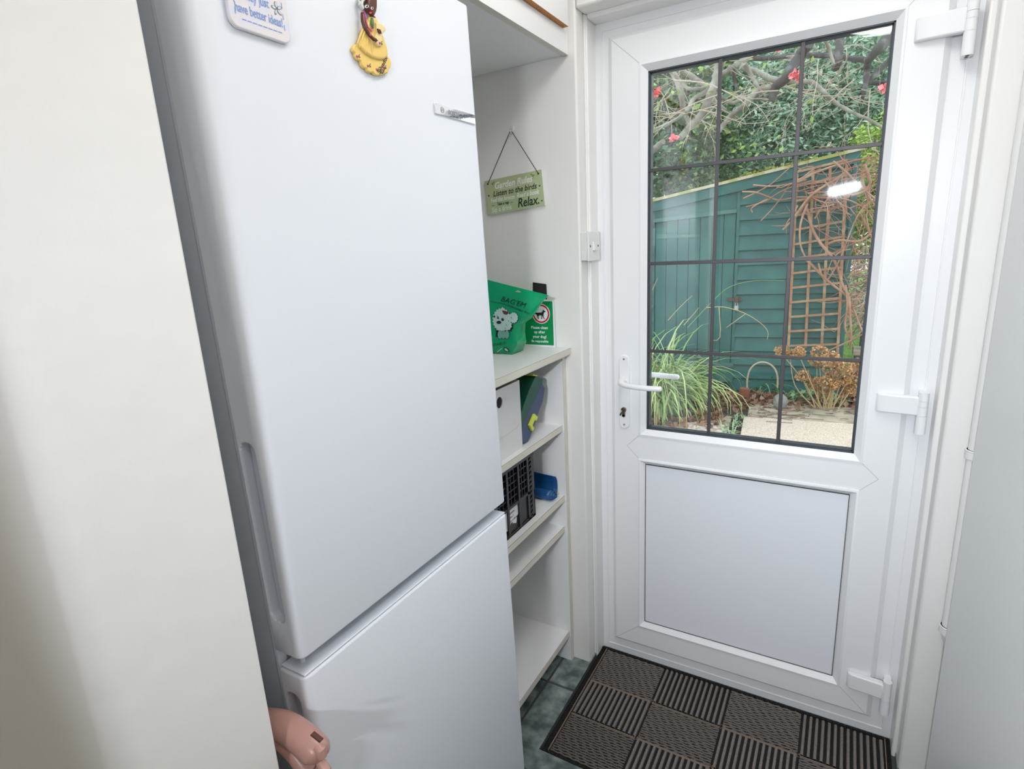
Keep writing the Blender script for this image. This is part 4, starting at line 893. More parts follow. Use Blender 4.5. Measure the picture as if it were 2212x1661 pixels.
# ---- shed
SP = Vector((-0.88, 4.5, 0)); SU = Vector((math.cos(0.139), math.sin(0.139), 0)); SN = Vector((math.sin(0.139), -math.cos(0.139), 0))
def sf(s, d, z): p = SP+SU*s+SN*d; return (p.x, p.y, z)
def spx(px, py, d=0.0): p = onP(px, py, SP+SN*d, SN); return ((p-SP).dot(SU), p.z)
def sbox(b, s0, s1, d0, d1, z0, z1, m=0): 
    vs = [sf(s, d, z) for s in (s0, s1) for d in (d0, d1) for z in (z0, z1)]
    b.add(vs, [(0, 1, 3, 2), (4, 6, 7, 5), (0, 4, 5, 1), (2, 3, 7, 6), (0, 2, 6, 4), (1, 5, 7, 3)], m)
shed = thing('garden_shed', 'dark green timber garden shed with sloping roof behind the flower bed', 'shed', (-0.9, 5.0, GZ))
rA = spx(1403, 434); rB = spx(1866, 319)
slope = (rB[1]-rA[1])/(rB[0]-rA[0]); roofz = lambda s: rA[1]+slope*(s-rA[0])
S0, S1 = -1.6, spx(1838, 560)[0]
dL = spx(1417, 520)[0]; dR = spx(1585.5, 600)[0]
b = MB(); z = GZ+0.0; k = 0
bh = 0.1455; z = GZ-0.01
while z < roofz(S1):
    z1 = z+bh
    for (s0, s1) in ((dR+0.028, S1), (S0, dL-0.01)):
        # each lapped board is a wedge, clipped by the roof slope
        zt0, zt1 = min(z1, roofz(s0)-0.02), min(z1, roofz(s1)-0.02)
        if zt1 <= z: continue
        sa = s0
        if zt0 <= z: sa = s0+(z+0.001-(roofz(s0)-0.02))/slope; zt0 = z+0.001
        vs = [sf(sa, 0.026, z), sf(s1, 0.026, z), sf(s1, 0.000, zt1), sf(sa, 0.000, zt0), sf(sa, -0.02, z), sf(s1, -0.02, z), sf(s1, -0.02, zt1), sf(sa, -0.02, zt0)]
        b.add(vs, [(0, 1, 2, 3), (4, 7, 6, 5), (0, 4, 5, 1), (2, 6, 7, 3), (0, 3, 7, 4), (1, 5, 6, 2)])
    z = z1
b.build('lapped_cladding', M_shed, shed)
b = MB(); dh = spx(1500, 467)[1]
zd = lambda s: spx(1418, 477)[1]+(spx(1586, 456)[1]-spx(1418, 477)[1])*(s-dL)/(dR-dL)
vs = [sf(dL-0.06, 0.006, zd(dL)), sf(dR+0.03, 0.006, zd(dR)), sf(dR+0.03, 0.006, roofz(dR+.03)-0.02), sf(dL-0.06, 0.006, roofz(dL)-0.02)]
b.add(vs+[(p[0], p[1]+0.03, p[2]) for p in vs], [(0, 1, 2, 3), (4, 7, 6, 5), (0, 4, 5, 1), (1, 5, 6, 2), (2, 6, 7, 3), (3, 7, 4, 0)])
sbox(b, dR+0.002, dR+0.030, 0.0, 0.024, GZ, roofz(dR)-0.05); sbox(b, S1-0.05, S1, 0.016, 0.034, GZ, roofz(S1)-0.03)
b.build('trim_board', M_shed, shed)
b = MB()
sbox(b, S0, S1, -1.6, -0.025, GZ, 1.5)
vs = [sf(S0, -0.025, 1.5), sf(S1, -0.025, 1.5), sf(S1, -1.6, 1.5), sf(S0, -1.6, 1.5), sf(S0, -0.025, roofz(S0)-0.04), sf(S1, -0.025, roofz(S1)-0.04), sf(S1, -1.6, roofz(S1)-0.04), sf(S0, -1.6, roofz(S0)-0.04)]
b.add(vs, [(0, 1, 5, 4), (1, 2, 6, 5), (2, 3, 7, 6), (3, 0, 4, 7)]); b.build('shed_wall', M_shed, shed)
sd = MB(); zb = 0.125; nb = 7
for i in range(nb):
    s0 = dL+(dR-dL)*i/nb; s1 = dL+(dR-dL)*(i+1)/nb-0.005; vs = [sf(s0, 0.014, zb), sf(s1, 0.014, zb), sf(s1, 0.014, zd(s1)-0.012), sf(s0, 0.014, zd(s0)-0.012)]
    sd.add(vs+[(p[0], p[1]+0.03, p[2]) for p in vs], [(0, 1, 2, 3), (4, 7, 6, 5), (0, 4, 5, 1), (1, 5, 6, 2), (2, 6, 7, 3), (3, 7, 4, 0)])
sdo = sd.build('shed_door', M_shed, shed)
b = MB(); vs = [sf(dL-0.02, 0.045, zd(dL)-0.018), sf(dR, 0.045, zd(dR)-0.018), sf(dR, 0.045, zd(dR)+0.018), sf(dL-0.02, 0.045, zd(dL)+0.018)]
b.add(vs+[(p[0], p[1]+0.04, p[2]) for p in vs], [(0, 1, 2, 3), (4, 7, 6, 5), (0, 4, 5, 1), (1, 5, 6, 2), (2, 6, 7, 3), (3, 7, 4, 0)]); b.build('drip_rail', M_shedl, shed)
b = MB(); sbox(b, dL, dR+0.028, 0.0, 0.035, spx(1583, 824)[1], spx(1583, 790)[1]); sbox(b, dL, dR+0.028, 0.0, 0.05, spx(1583, 790)[1]-0.005, spx(1583, 783)[1]); b.build('threshold_board', M_shedl, shed)
b = MB(); a0_ = spx(1418, 512); a1_ = spx(1513, 510)
b.add([sf(a0_[0], 0.02, a0_[1]-0.02), sf(a0_[0], 0.02, a0_[1]+0.03), sf(a1_[0], 0.02, a1_[1]+0.012), sf(a1_[0], 0.02, a1_[1]-0.006), sf(a0_[0], 0.012, a0_[1]-0.02), sf(a0_[0], 0.012, a0_[1]+0.03), sf(a1_[0], 0.012, a1_[1]+0.012), sf(a1_[0], 0.012, a1_[1]-0.006)], [(0, 1, 2, 3), (0, 4, 5, 1), (1, 5, 6, 2), (2, 6, 7, 3), (3, 7, 4, 0)])
sbox(b, a0_[0]-0.035, a0_[0]-0.01, 0.012, 0.022, a0_[1]-0.09, a0_[1]+0.09); b.build('strap_hinge', M_shedl, sdo)
b = MB(); c0 = spx(1591, 646); sbox(b, c0[0]-0.09, c0[0]+0.05, 0.014, 0.034, c0[1]-0.014, c0[1]+0.014); sbox(b, c0[0]-0.012, c0[0]+0.016, 0.03, 0.05, c0[1]-0.03, c0[1]+0.035); b.build('bolt', M_rust, shed)
b = MB(); c1 = spx(1591, 663); sbox(b, c1[0]-0.02, c1[0]+0.018, 0.034, 0.052, c1[1]-0.025, c1[1]+0.018); b.tube([sf(c1[0]-0.012, 0.043, c1[1]+0.015), sf(c1[0]-0.010, 0.043, c1[1]+0.045), sf(c1[0]+0.008, 0.043, c1[1]+0.045), sf(c1[0]+0.010, 0.043, c1[1]+0.015)], 0.004, 8); b.build('padlock', M_steel, shed)
b = MB(); e0, e1 = S0-0.1, rB[0]
def rp(s, d, dz): return sf(s, d, roofz(s)+dz)
b.add([rp(e0, 0.07, 0.006), rp(e1, 0.07, 0.006), rp(e1, -1.7, 0.006), rp(e0, -1.7, 0.006), rp(e0, 0.07, -0.022), rp(e1, 0.07, -0.022), rp(e1, -1.7, -0.022), rp(e0, -1.7, -0.022)], [(0, 1, 2, 3), (4, 7, 6, 5), (0, 4, 5, 1), (1, 5, 6, 2), (2, 6, 7, 3), (3, 7, 4, 0)])
b.build('roof', M_roofe, shed)
b = MB(); b.add([rp(e0, 0.045, -0.022), rp(e1-0.03, 0.045, -0.022), rp(e1-0.03, 0.045, -0.12), rp(e0, 0.045, -0.12), rp(e0, 0.02, -0.022), rp(e1-0.03, 0.02, -0.022), rp(e1-0.03, 0.02, -0.12), rp(e0, 0.02, -0.12)], [(0, 3, 2, 1), (4, 5, 6, 7), (0, 1, 5, 4), (1, 2, 6, 5), (2, 3, 7, 6), (3, 0, 4, 7)]); b.build('barge_board', M_shed, shed)
b = MB(); P = []
for i in range(260): s = R_.uniform(spx(1600, 380)[0], spx(1760, 345)[0]); q_ = Vector(rp(s, 0.06-R_.random()*0.05, 0.008)); P.append(q_)
quads_leaves(b, np.array([list(p) for p in P]), 0.03, 0.9); b.build('moss', M_moss, shed, kind='stuff', recalc=False)

# ---- trellis
tr = thing('trellis', 'weathered brown square trellis leaning on the green shed', 'trellis', (-0.25, 4.5, 0.2))
TD = 0.062
def tline(name, pa, pb, w, d):
    a = spx(*pa, TD); c = spx(*pb, TD); b = MB(); dx = Vector((c[0]-a[0], 0, c[1]-a[1])).normalized(); nx_ = Vector((-dx.z, 0, dx.x))*w/2
    q = [(a[0]+nx_.x, a[1]+nx_.z), (c[0]+nx_.x, c[1]+nx_.z), (c[0]-nx_.x, c[1]-nx_.z), (a[0]-nx_.x, a[1]-nx_.z)]
    b.add([sf(s, d, z) for s, z in q]+[sf(s, d-0.012, z) for s, z in q], [(0, 1, 2, 3), (4, 7, 6, 5), (0, 4, 5, 1), (1, 5, 6, 2), (2, 6, 7, 3), (3, 7, 4, 0)]); return b.build(name, M_trel, tr)
for pa, pb in (((1722, 372), (1703, 752)), ((1757, 365), (1740, 752)), ((1794, 358), (1775, 752)), ((1829, 358), (1809, 772))): tline('upright', pa, pb, 0.024, TD)
for k in range(13):
    yl = 372+(747-372)*k/12.0*1.0; yr = 345+(743-345)*k/12.0
    f_ = k/12; tline('cross_bar', (1722-19*f_-2, yl), (1830-21*f_+1, yr), 0.020, TD+0.012)

# ---- shrubs and trees behind
def bush(name, label, cat, blobs, m, size, aspect, stem=None, droop=0.1, group=None):
    o = thing(name, label, cat, (blobs[0][0][0], blobs[0][0][1], GZ), group=group); b = MB(); rs = np.random.RandomState(hash_(name, blobs))
    for c, r, n in blobs: quads_leaves(b, ell(n, c, r, rs=rs), size, aspect, 0, droop, rs)
    b.build('foliage', m, o, recalc=False)
    if stem:
        b = MB()
        for s_ in stem: b.tube(catmull(s_[0], 3), s_[1], 8)
        b.build('stem', M_barkd, o, smooth=True)
    return o
def hash_(n, bl): return (len(n)*131+int(abs(bl[0][0][0])*100)) % 100000
def at(px, py, Y): v = onY(px, py, Y); return (v.x, v.y, v.z)
c1 = at(1430, 300, 6.9); c2 = at(1460, 180, 6.7); c3 = at(1500, 330, 7.3)
bush('ivy_tree', 'dark ivy covered tree behind the left end of the shed', 'tree', [(c1, (0.75, 0.7, 1.1), 5200), (c2, (0.9, 0.6, 0.8), 3000), (c3, (0.7, 0.6, 0.9), 2600), ((c1[0]-1.0, c1[1]+0.3, c1[2]), (0.9, 0.6, 1.5), 2200)], M_lIvy, 0.085, 0.62, [([(c1[0], c1[1], GZ), (c1[0]+0.1, c1[1], 1.4), (c2[0], c2[1], c2[2])], [0.13, 0.05])])
c1 = at(1760, 250, 8.6); c2 = at(1640, 330, 8.3); c3 = at(1870, 170, 8.4); c4 = at(1640, 170, 9.2); c5 = at(1560, 250, 8.8)
bush('laurel_bush', 'large pale green laurel bush rising behind the shed roof', 'bush', [(c1, (1.5, 0.9, 1.1), 12500), (c2, (1.2, 0.8, 1.0), 8400), (c3, (1.0, 0.8, 0.85), 6500), (c4, (1.2, 0.7, 0.9), 5600), (c5, (1.0, 0.7, 1.1), 6000)], M_lLau, 0.095, 0.36, [([(c1[0], c1[1], GZ), (c1[0]+0.2, c1[1], 1.4), c1], [0.12, 0.04]), ([(c2[0], c2[1], GZ), (c2[0]-0.1, c2[1], 1.2), c2], [0.1, 0.04])])
c1 = at(1640, 200, 12.5); c2 = at(1860, 250, 12.0); c3 = at(1440, 200, 12.0); c4 = at(1760, 60, 13)
bush('evergreen_tree', 'dense dark evergreen tree filling the view furthest back', 'tree', [(c1, (2.6, 1.0, 2.4), 6500), (c2, (2.0, 1.0, 2.6), 5000), (c3, (2.2, 1.0, 2.6), 4200), (c4, (1.6, 1.0, 1.2), 900)], M_lFar, 0.22, 0.5, [([(c1[0], c1[1], GZ), (c1[0], c1[1], 2), c1], [0.25, 0.1])])
c1 = at(1905, 340, 6.3); c2 = at(1900, 440, 6.2); c3 = at(1895, 520, 6.4)
bush('conifer_shrub', 'bright yellow-green conifer shrub past the right end of the shed', 'shrub', [(c1, (0.42, 0.4, 0.42), 3400), (c2, (0.42, 0.4, 0.40), 3000), (c3, (0.40, 0.35, 0.30), 1400)], M_lCon, 0.05, 0.5, [([(c1[0], c1[1], GZ), (c1[0], c1[1], 1.0), c1], [0.05, 0.02])])

# ---- bare flowering shrub close to the house
zA = lambda x, y: (1380+x/3.8138, 20+y/3.8138)
bt = thing('flowering_quince', 'bare grey-limbed shrub with a few pink blossoms overhanging outside the door', 'shrub', (-2.2, 3.6, GZ))
limbs = [([(700, 300), (655, 490), (630, 600), (590, 700), (520, 860), (430, 960), (340, 1060)], (8, 5.5), 3.6, 0),
 ([(200, 430), (270, 510), (320, 600), (350, 720), (370, 830), (420, 950)], (6, 4), 3.9, 0), ([(240, 480), (350, 600), (400, 650), (480, 655), (560, 640), (640, 590)], (3.2, 2.5), 3.7, 0),
 ([(610, 610), (540, 690), (450, 740), (400, 830), (320, 900), (220, 950), (130, 990)], (4.5, 2.5), 3.65, 0), ([(1400, 280), (1330, 380), (1260, 480), (1210, 570), (1130, 640), (1095, 760)], (9, 7), 3.4, 1),
 ([(1110, 640), (1000, 660), (930, 720), (870, 790), (780, 860), (690, 960), (655, 1010)], (6, 4), 3.5, 0), ([(1000, 320), (930, 380), (880, 410), (760, 490), (680, 540)], (6.5, 4.5), 3.9, 0),
 ([(760, 395), (1000, 405), (1200, 390), (1400, 380), (1600, 385), (1700, 400), (1890, 420)], (4, 4), 4.2, 1), ([(2140, 100), (2080, 200), (2020, 280), (1960, 340), (1890, 420)], (10, 6), 3.9, 1),
 ([(1890, 410), (1880, 500), (1870, 600), (1850, 700), (1828, 780)], (6, 2), 3.95, 1), ([(1665, 120), (1660, 200), (1650, 330), (1640, 450), (1615, 490)], (7, 5), 4.0, 1),
 ([(840, 470), (1000, 530), (1080, 570), (1200, 590), (1300, 600), (1420, 600), (1500, 660), (1560, 720), (1650, 790), (1800, 870), (1900, 910), (2060, 1010)], (5.5, 2), 3.7, 0),
 ([(2120, 380), (2060, 430), (1980, 500), (1880, 610)], (5, 4), 4.1, 1), ([(1880, 600), (1980, 608), (2090, 600)], (4, 3), 4.1, 1), ([(1530, 240), (1570, 340), (1610, 460)], (3, 2), 3.6, 0),
 ([(870, 450), (940, 570), (980, 640), (1050, 720)], (4, 2.5), 3.6, 0), ([(60, 1180), (130, 1150), (200, 1090)], (8, 5), 3.5, 0), ([(650, 700), (760, 770), (870, 740), (960, 735), (1060, 745)], (3.5, 2.5), 3.6, 0),
 ([(600, 740), (660, 790), (720, 840)], (5, 3), 3.7, 0), ([(340, 500), (450, 560), (560, 640), (640, 700)], (5, 3), 4.0, 0), ([(780, 480), (790, 600), (830, 700)], (4, 2), 3.8, 1)]
for pts, (w0, w1), Y, dk in limbs:
    p3 = [Vector(at(*zA(*p), Y+0.08*math.sin(i*1.7))) for i, p in enumerate(pts)]; px_m = (Y+1.9)/FPX*1.05
    cp = catmull(p3, 4); n = len(cp); b = MB(); b.tube(cp, [(w0+(w1-w0)*i/(n-1))*px_m*(1+0.10*math.sin(i*2.3)) for i in range(n)], 9)
    b.build('branch', M_barkd if dk else M_bark, bt, smooth=True, angle=80)
b = MB(); rr = random.Random(11)
def twig(b, p, d, L, r, depth, wig=0.35):
    pts = [p]; d = d.normalized(); n = 6
    for i in range(n):
        d = (d+Vector((rr.gauss(0, wig), rr.gauss(0, wig), rr.gauss(0, wig)))*0.45).normalized(); p = p+d*L/n; pts.append(p)
        if depth and rr.random() < 0.45: twig(b, p, (d+Vector((rr.gauss(0, .8), rr.gauss(0, .4), rr.gauss(0, .8)))), L*0.5, r*0.6, depth-1)
    b.tube(pts, [r, r*0.45], 5)
for i in range(48):
    zx = rr.choice([rr.uniform(80, 650), rr.uniform(700, 1350), rr.uniform(650, 1500), rr.uniform(1400, 2080)]); zy = rr.uniform(250, 700 if zx > 700 else 1000)
    twig(b, Vector(at(*zA(zx, zy), rr.uniform(3.2, 4.6))), Vector((rr.gauss(0, 1), rr.gauss(0, .4), rr.gauss(0, .55))), rr.uniform(0.2, 0.75), rr.uniform(0.0025, 0.006), 2)
b.build('twigs', M_twig, bt, kind='stuff')
for (x, y, n) in ((135, 690, 16), (290, 1065, 7), (1290, 545, 14), (1138, 322, 7), (2025, 650, 6), (1325, 560, 6)):
    b = MB(); c = at(*zA(x, y), 3.25); quads_leaves(b, ell(n*3, c, (0.035, 0.03, 0.032) if n > 10 else (0.018, 0.018, 0.018), shell=0.1), 0.034, 0.9); b.build('blossom', M_petal, bt, recalc=False)
b = MB(); P = []
for i in range(150):
    zx = rr.choice([rr.uniform(80, 650), rr.uniform(750, 1500)]); P.append(at(*zA(zx, rr.uniform(300, 1200)), rr.uniform(3.3, 4.4)))
quads_leaves(b, np.array(P), 0.045, 0.5); b.build('leaf_buds', mat('young_leaf', (0.25, 0.38, 0.08), 0.5), bt, kind='stuff', recalc=False)

# ---- climbing vine
zB = lambda x, y: (1380+x/3.8138, 380+y/3.8138)
vn = thing('climbing_vine', 'tangled bare reddish-brown vine climbing over the trellis', 'vine', (0.1, 4.25, GZ))
vs_ = [([(1370, 240), (1400, 330), (1430, 440), (1500, 560), (1600, 680), (1650, 800), (1680, 900), (1730, 1000), (1740, 1150), (1750, 1340), (1740, 1420)], 5), ([(1380, 690), (1450, 760), (1520, 830), (1600, 900), (1700, 980), (1760, 1080), (1820, 1230), (1860, 1320)], 4.5),
 ([(1390, 230), (1340, 360), (1325, 480), (1340, 600), (1400, 720)], 3.6), ([(1290, 330), (1400, 180), (1500, 100), (1620, 30), (1750, -70)], 4.5), ([(850, 130), (960, 135), (1060, 170), (1160, 200), (1300, 175), (1500, 180), (1700, 190), (1850, 260), (1960, 350)], 3),
 ([(940, 75), (1100, 85), (1250, 65), (1380, 30)], 2.6), ([(860, 185), (980, 130), (1100, 60), (1200, -30), (1300, -120)], 2.4), ([(885, 255), (1040, 210), (1150, 140), (1260, 90), (1420, 40)], 2.6), ([(935, 300), (930, 265), (1010, 215), (1060, 190)], 2.4),
 ([(1560, 560), (1650, 530), (1800, 540), (1900, 480), (1950, 370)], 4.5), ([(1720, 840), (1800, 800), (1900, 760), (1940, 700)], 3), ([(1860, -90), (1890, 0), (1905, 60), (1850, 130), (1750, 160)], 5), ([(1185, 445), (1250, 380), (1330, 300), (1420, 160)], 3),
 ([(1005, 370), (1100, 270), (1180, 170), (1260, 60), (1500, -60)], 2), ([(1560, 850), (1640, 720), (1720, 520), (1790, 350), (1860, 250), (1960, 180)], 2.4), ([(1450, 350), (1500, 270), (1560, 180), (1620, 60), (1700, -40)], 2.6), ([(1300, 60), (1420, -10), (1600, -80), (1800, -130), (1950, -160)], 4),
 ([(1600, -120), (1700, -40), (1800, 60), (1900, 150), (1990, 220)], 3.5), ([(1900, -140), (1840, -20), (1860, 100), (1950, 260)], 4), ([(1820, 300), (1880, 420), (1930, 560), (1900, 700)], 3), ([(1540, 1450), (1650, 1400), (1780, 1340), (1900, 1270)], 3),
 ([(1700, 900), (1720, 1060), (1700, 1250), (1745, 1350)], 4), ([(1480, 720), (1500, 800), (1520, 850)], 3)]
for i, (pts, wpx) in enumerate(vs_):
    Y = 4.28+0.05*math.sin(i*2.1); cp = catmull([Vector(at(*zB(*p), Y+0.03*math.sin(j*1.3+i))) for j, p in enumerate(pts)], 4); b = MB(); n = len(cp)
    b.tube(cp, [wpx*0.5*0.0051*(1.1-0.4*j/n) for j in range(n)], 7); b.build('stem', M_vine, vn, smooth=True, angle=80)
b = MB()
for i in range(95):
    zx = rr.uniform(1300, 1990) if i < 45 else rr.uniform(1740, 1960); zy = rr.uniform(-150, 330) if i < 45 else rr.uniform(50, 1250)
    twig(b, Vector(at(*zB(zx, zy), rr.uniform(4.2, 4.4) if zx < 1760 else rr.uniform(4.2, 5.3))), Vector((rr.gauss(0, 1), rr.gauss(0, .3), rr.gauss(0, .9))), rr.uniform(0.2, 0.55), rr.uniform(0.003, 0.007), 1)
b.build('twigs', M_vine, vn, kind='stuff')
pl_ = MB()
rr2 = rr
for i in range(120):
    p = Vector(at(*zB(rr.uniform(1760, 1990), rr.uniform(700, 1250)), rr.uniform(5.0, 5.9))); twig(pl_, p, Vector((rr.gauss(0, 1), rr.gauss(0, .6), rr.gauss(0, .5))), rr.uniform(0.3, 0.7), rr.uniform(0.004, 0.009), 1)
props(pl_.build('brushwood', M_twig, kind='stuff'), 'loose heap of dry grey-brown prunings beyond the right corner of the shed', 'brushwood')

# ---- strappy grass clump, small grasses
def blade(b, base, az, L, lean, w, droop, tw=0):
    p = Vector(base); el = lean; pts = [p.copy()]; n = 8
    for i in range(n):
        el -= droop/n*(1+i*0.25); p = p+Vector((math.cos(az)*math.cos(el), math.sin(az)*math.cos(el), math.sin(el)))*L/n
        pts.append(p.copy())
    sd = Vector((-math.sin(az+tw), math.cos(az+tw), 0.15)).normalized(); k = len(b.v); vs = []
    for i, q in enumerate(pts): ww = w*(0.7+0.5*math.sin(math.pi*min(1, i/n*1.1)))*(1-0.85*(i/n)**3); vs += [q-sd*ww/2, q+sd*ww/2]
    b.add(vs, [(2*i, 2*i+1, 2*i+3, 2*i+2) for i in range(n)])
gc = onZ(1395, 905, GZ); gc = Vector((gc.x-0.10, gc.y+0.50, GZ-0.02))
gp = thing('ornamental_grass', 'big clump of arching variegated strappy grass left outside the door', 'grass plant', tuple(gc))
b = MB()
for i in range(950):
    az = rr.uniform(-math.pi, math.pi)
    if rr.random() < 0.3: az = rr.gauss(-0.3, 1.0)
    r0 = rr.random()**0.5*0.30; a2 = rr.uniform(0, 6.28)
    blade(b, (gc.x+r0*math.cos(a2), gc.y+r0*math.sin(a2), GZ-0.02), az, rr.uniform(0.55, 1.15 if math.cos(az) > 0.35 else 1.8), rr.uniform(1.15, 1.57), rr.uniform(0.007, 0.016), rr.uniform(0.8, 3.0), rr.gauss(0, .5))
b.build('blades', M_blade, gp, recalc=False)
b = MB()
for pts, Y in (([(400, 1250), (540, 1100), (620, 1020), (720, 930), (850, 880), (1000, 860), (1200, 862)], 3.1),): b.tube(catmull([Vector(at(*zB(*p), Y)) for p in pts], 4), [0.0022, 0.0012], 5)
b.build('seed_stalk', mat('green_stalk', (0.25, 0.40, 0.12), 0.6), gp)
b = MB()
for pts, Y in (([(560, 1085), (700, 1080), (870, 1130), (1000, 1210), (1062, 1280), (1058, 1345)], 3.0), ([(880, 1135), (720, 1250)], 3.0), ([(660, 1075), (668, 1330), (580, 1350)], 3.0), ([(240, 1190), (330, 1090), (440, 985)], 3.0), ([(80, 1000), (120, 920), (155, 840)], 3.0), ([(370, 1230), (440, 1150), (495, 1085)], 3.0)): b.tube(catmull([Vector(at(*zB(*p), Y)) for p in pts], 3), [0.0034, 0.0018], 5)
b.build('dry_stalks', M_stalk, gp)
g2 = onZ(1655, 842, GZ)
sg2 = thing('grass_tuft', 'small green grass tuft growing inside the wicker hoop', 'grass plant', (g2.x, g2.y, GZ)); b = MB()
for i in range(70): blade(b, (g2.x+rr.gauss(0, .04), g2.y+rr.gauss(0, .04), GZ-0.03), rr.uniform(0, 6.28), rr.uniform(0.2, 0.42), rr.uniform(0.8, 1.5), 0.011, rr.uniform(.6, 2.0))
b.build('blades', mat('tuft_green', (0.10, 0.30, 0.07), 0.5, island=[(0.2, 0.42, 0.12)]), sg2, recalc=False)
wt = [(1722, 862), (1745, 856), (1795, 868), (1765, 848)]
sg3 = thing('bedding_plant', 'low leafy green plants edging the bed below the dried flower heads', 'plant', tuple(onZ(1750, 860, GZ))); b = MB()
for (x, y) in wt:
    q = onZ(x, y, GZ)
    for i in range(30): blade(b, (q.x+rr.gauss(0, .05), q.y+rr.gauss(0, .05), GZ-0.03), rr.uniform(0, 6.28), rr.uniform(0.10, 0.22), rr.uniform(0.5, 1.4), 0.012, rr.uniform(.6, 1.8))
    quads_leaves(b, ell(50, (q.x, q.y, GZ+0.03), (0.12, 0.10, 0.05), shell=.1), 0.045, 0.6)
b.build('leaves', mat('bedding_green', (0.10, 0.26, 0.08), 0.5, island=[(0.25, 0.42, 0.20), (0.30, 0.42, 0.30)]), sg3, recalc=False)
q1 = onZ(1597, 902, GZ); q2 = onZ(1573, 935, GZ)
sg4 = thing('weed', 'small grey-green weeds sprouting in the gap between the patio slabs', 'weed', tuple(q1)); b = MB()
for q in (q1, q2, (q1+q2)/2):
    for i in range(26): blade(b, (q.x+rr.gauss(0, .03), q.y+rr.gauss(0, .04), GZ-0.01), rr.uniform(0, 6.28), rr.uniform(0.05, 0.13), rr.uniform(0.4, 1.4), 0.009, rr.uniform(.4, 1.4))
b.build('leaves', mat('weed_green', (0.22, 0.34, 0.17), 0.6, island=[(0.36, 0.46, 0.28)]), sg4, recalc=False)

# ---- dried hydrangea
hy = thing('dried_hydrangea', 'hydrangea with brown dried flower heads at the foot of the trellis', 'shrub', tuple(onZ(1760, 862, GZ)))
heads = [(1690, 758, 13), (1707, 766, 9), (1726, 761, 11), (1770, 762, 16), (1797, 775, 15), (1765, 780, 13), (1796, 797, 15), (1735, 813, 13), (1762, 828, 14), (1787, 822, 13), (1778, 850, 14), (1828, 790, 14), (1845, 800, 11), (1820, 817, 14), (1850, 822, 12), (1838, 842, 13), (1856, 785, 9), (1812, 784, 9), (1802, 833, 9)]
hb = onZ(1790, 862, GZ); 
for i, (x, y, r) in enumerate(heads):
    Y = 4.1+0.10*math.sin(i*2.7); c = Vector(at(x, y, Y)); rm = r*0.00505; b = MB()
    n = 260; quads_leaves(b, ell(n, c, (rm*0.9, rm*0.9, rm*0.85), shell=0.75, lump=0.04), 0.019, 1.0); b.build('flower_head', M_hyd, hy, recalc=False)
    b = MB(); base = Vector((hb.x+0.25*(c.x-hb.x)+rr.gauss(0, .03), 4.05, GZ)); b.tube(catmull([base, (base+c)/2+Vector((rr.gauss(0, .03), 0, rr.gauss(0, .02))), c-Vector((0, -0.01, rm*0.5))], 4), [0.006, 0.003], 6); b.build('stalk', M_stalk, hy)

# ---- hoop, brick, stone, litter, low wall
hp_ = thing('wicker_hoop', 'pale bent wicker hoop standing in the flower bed', 'hoop', tuple(onZ(1650, 843, GZ)))
Yh = 4.22; b = MB(); b.tube(catmull([Vector(at(*z3(*p), Yh)) for p in ((893, 610), (893, 540), (912, 460), (955, 410), (1015, 390), (1075, 405), (1120, 445), (1142, 510), (1142, 600))], 5), 0.0085, 10); b.build('bent_cane', mat('cane', (0.50, 0.42, 0.30), 0.8, bump=(80, 0.6, 0.004)), hp_, smooth=True)
q = onZ(1607, 858, GZ); b = MB(); b.box(-0.045, 0.045, -0.03, 0.03, 0, 0.115); o = b.build('brick', M_brick, bevel=0.005); o.location = (q.x, q.y-0.02, GZ-0.012); o.rotation_euler = (0.05, 0.06, 0.2); props(o, 'broken red brick standing on end beside the wicker hoop', 'brick')
q = onZ(1684, 884, GZ); b = MB(); b.ball((0, 0, 0.07), 0.085, 0, 9, 6, (0.75, 0.6, 1.0)); rr3 = random.Random(5); b.v = [(x*(1+rr3.uniform(-.12, .12)), y*(1+rr3.uniform(-.12, .12)), z*(1+rr3.uniform(-.1, .1))) for x, y, z in b.v]
o = b.build('stone', M_stone); o.location = (q.x, q.y+0.04, GZ-0.01); props(o, 'grey-green pointed stone on the slab edge in front of the hoop', 'stone')
b = MB(); P = []
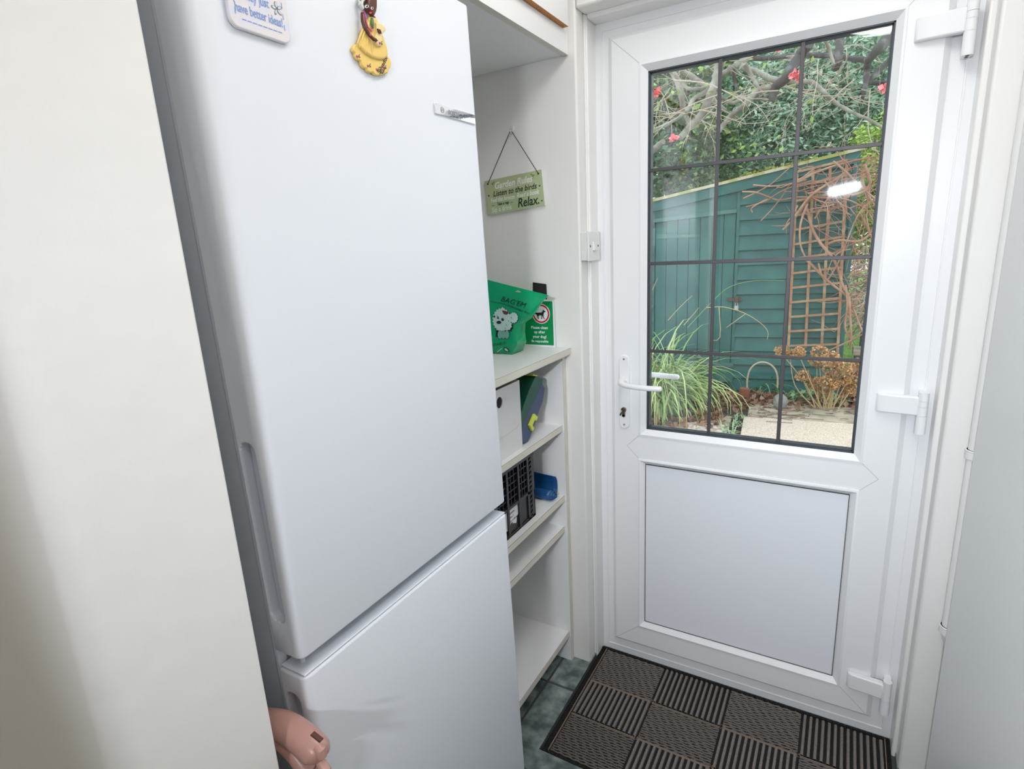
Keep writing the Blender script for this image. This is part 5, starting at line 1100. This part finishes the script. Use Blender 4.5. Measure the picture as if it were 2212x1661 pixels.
for i in range(2300):
    x = rr.uniform(1480, 1870); y = rr.gauss(858, 13); v = onZ(x, min(max(y, 838), 893), GZ+0.01); P.append((v.x+rr.gauss(0, .03), v.y, GZ-0.03+abs(rr.gauss(0, .018))))
for i in range(700):
    v = onZ(rr.uniform(1400, 1560), rr.gauss(895, 14), GZ+0.01); P.append((v.x, v.y, GZ-0.01+abs(rr.gauss(0, .015))))
quads_leaves(b, np.array(P), 0.06, 0.6); props(b.build('leaf_litter', M_litter, kind='stuff', recalc=False), 'brown dead leaves scattered along the flower bed under the shed', 'leaf litter')
b = MB()
for i in range(46):
    v = onZ(rr.uniform(1600, 1850), rr.gauss(885, 14), GZ+0.006); a = rr.gauss(0, .5); L = rr.uniform(0.05, 0.22); b.tube([v, v+Vector((math.cos(a)*L*.5, math.sin(a)*L*.5, .006)), v+Vector((math.cos(a+.2)*L, math.sin(a+.2)*L, 0))], 0.0025, 5)
props(b.build('fallen_twigs', mat('fallen_twig_brown', (0.16, 0.10, 0.07), 0.9), kind='stuff'), 'thin dark fallen twigs lying on the patio slab edge', 'twigs')
q = onZ(1850, 790, GZ); b = MB(); b.box(q.x-0.05, q.x+1.6, 5.05, 5.30, GZ-0.1, at(1850, 762, 5.05)[2], 0); b.box(q.x-0.07, q.x+1.6, 5.02, 5.33, at(1850, 768, 5.05)[2], at(1850, 757, 5.05)[2], 1); props(b.build('stone_ledge', [M_stone, M_slab2], bevel=0.01), 'low stone garden ledge with a flat coping right of the shed', 'garden ledge')
b = MB(); P = []
for i in range(2600): P.append((rr.uniform(-0.3, 1.5), rr.uniform(5.4, 9), GZ+0.0))
for i, p in enumerate(P): P[i] = (p[0], p[1], GZ+0.01+(p[1]-5.5)*0.0095)
quads_leaves(b, np.array(P), 0.07, 0.12, up=1.2); props(b.build('lawn_grass', mat('lawn_blade', (0.16, 0.34, 0.05), 0.6, island=[(0.28, 0.46, 0.10)]), kind='stuff', recalc=False), 'bright green lawn grass seen past the right corner of the shed', 'grass')
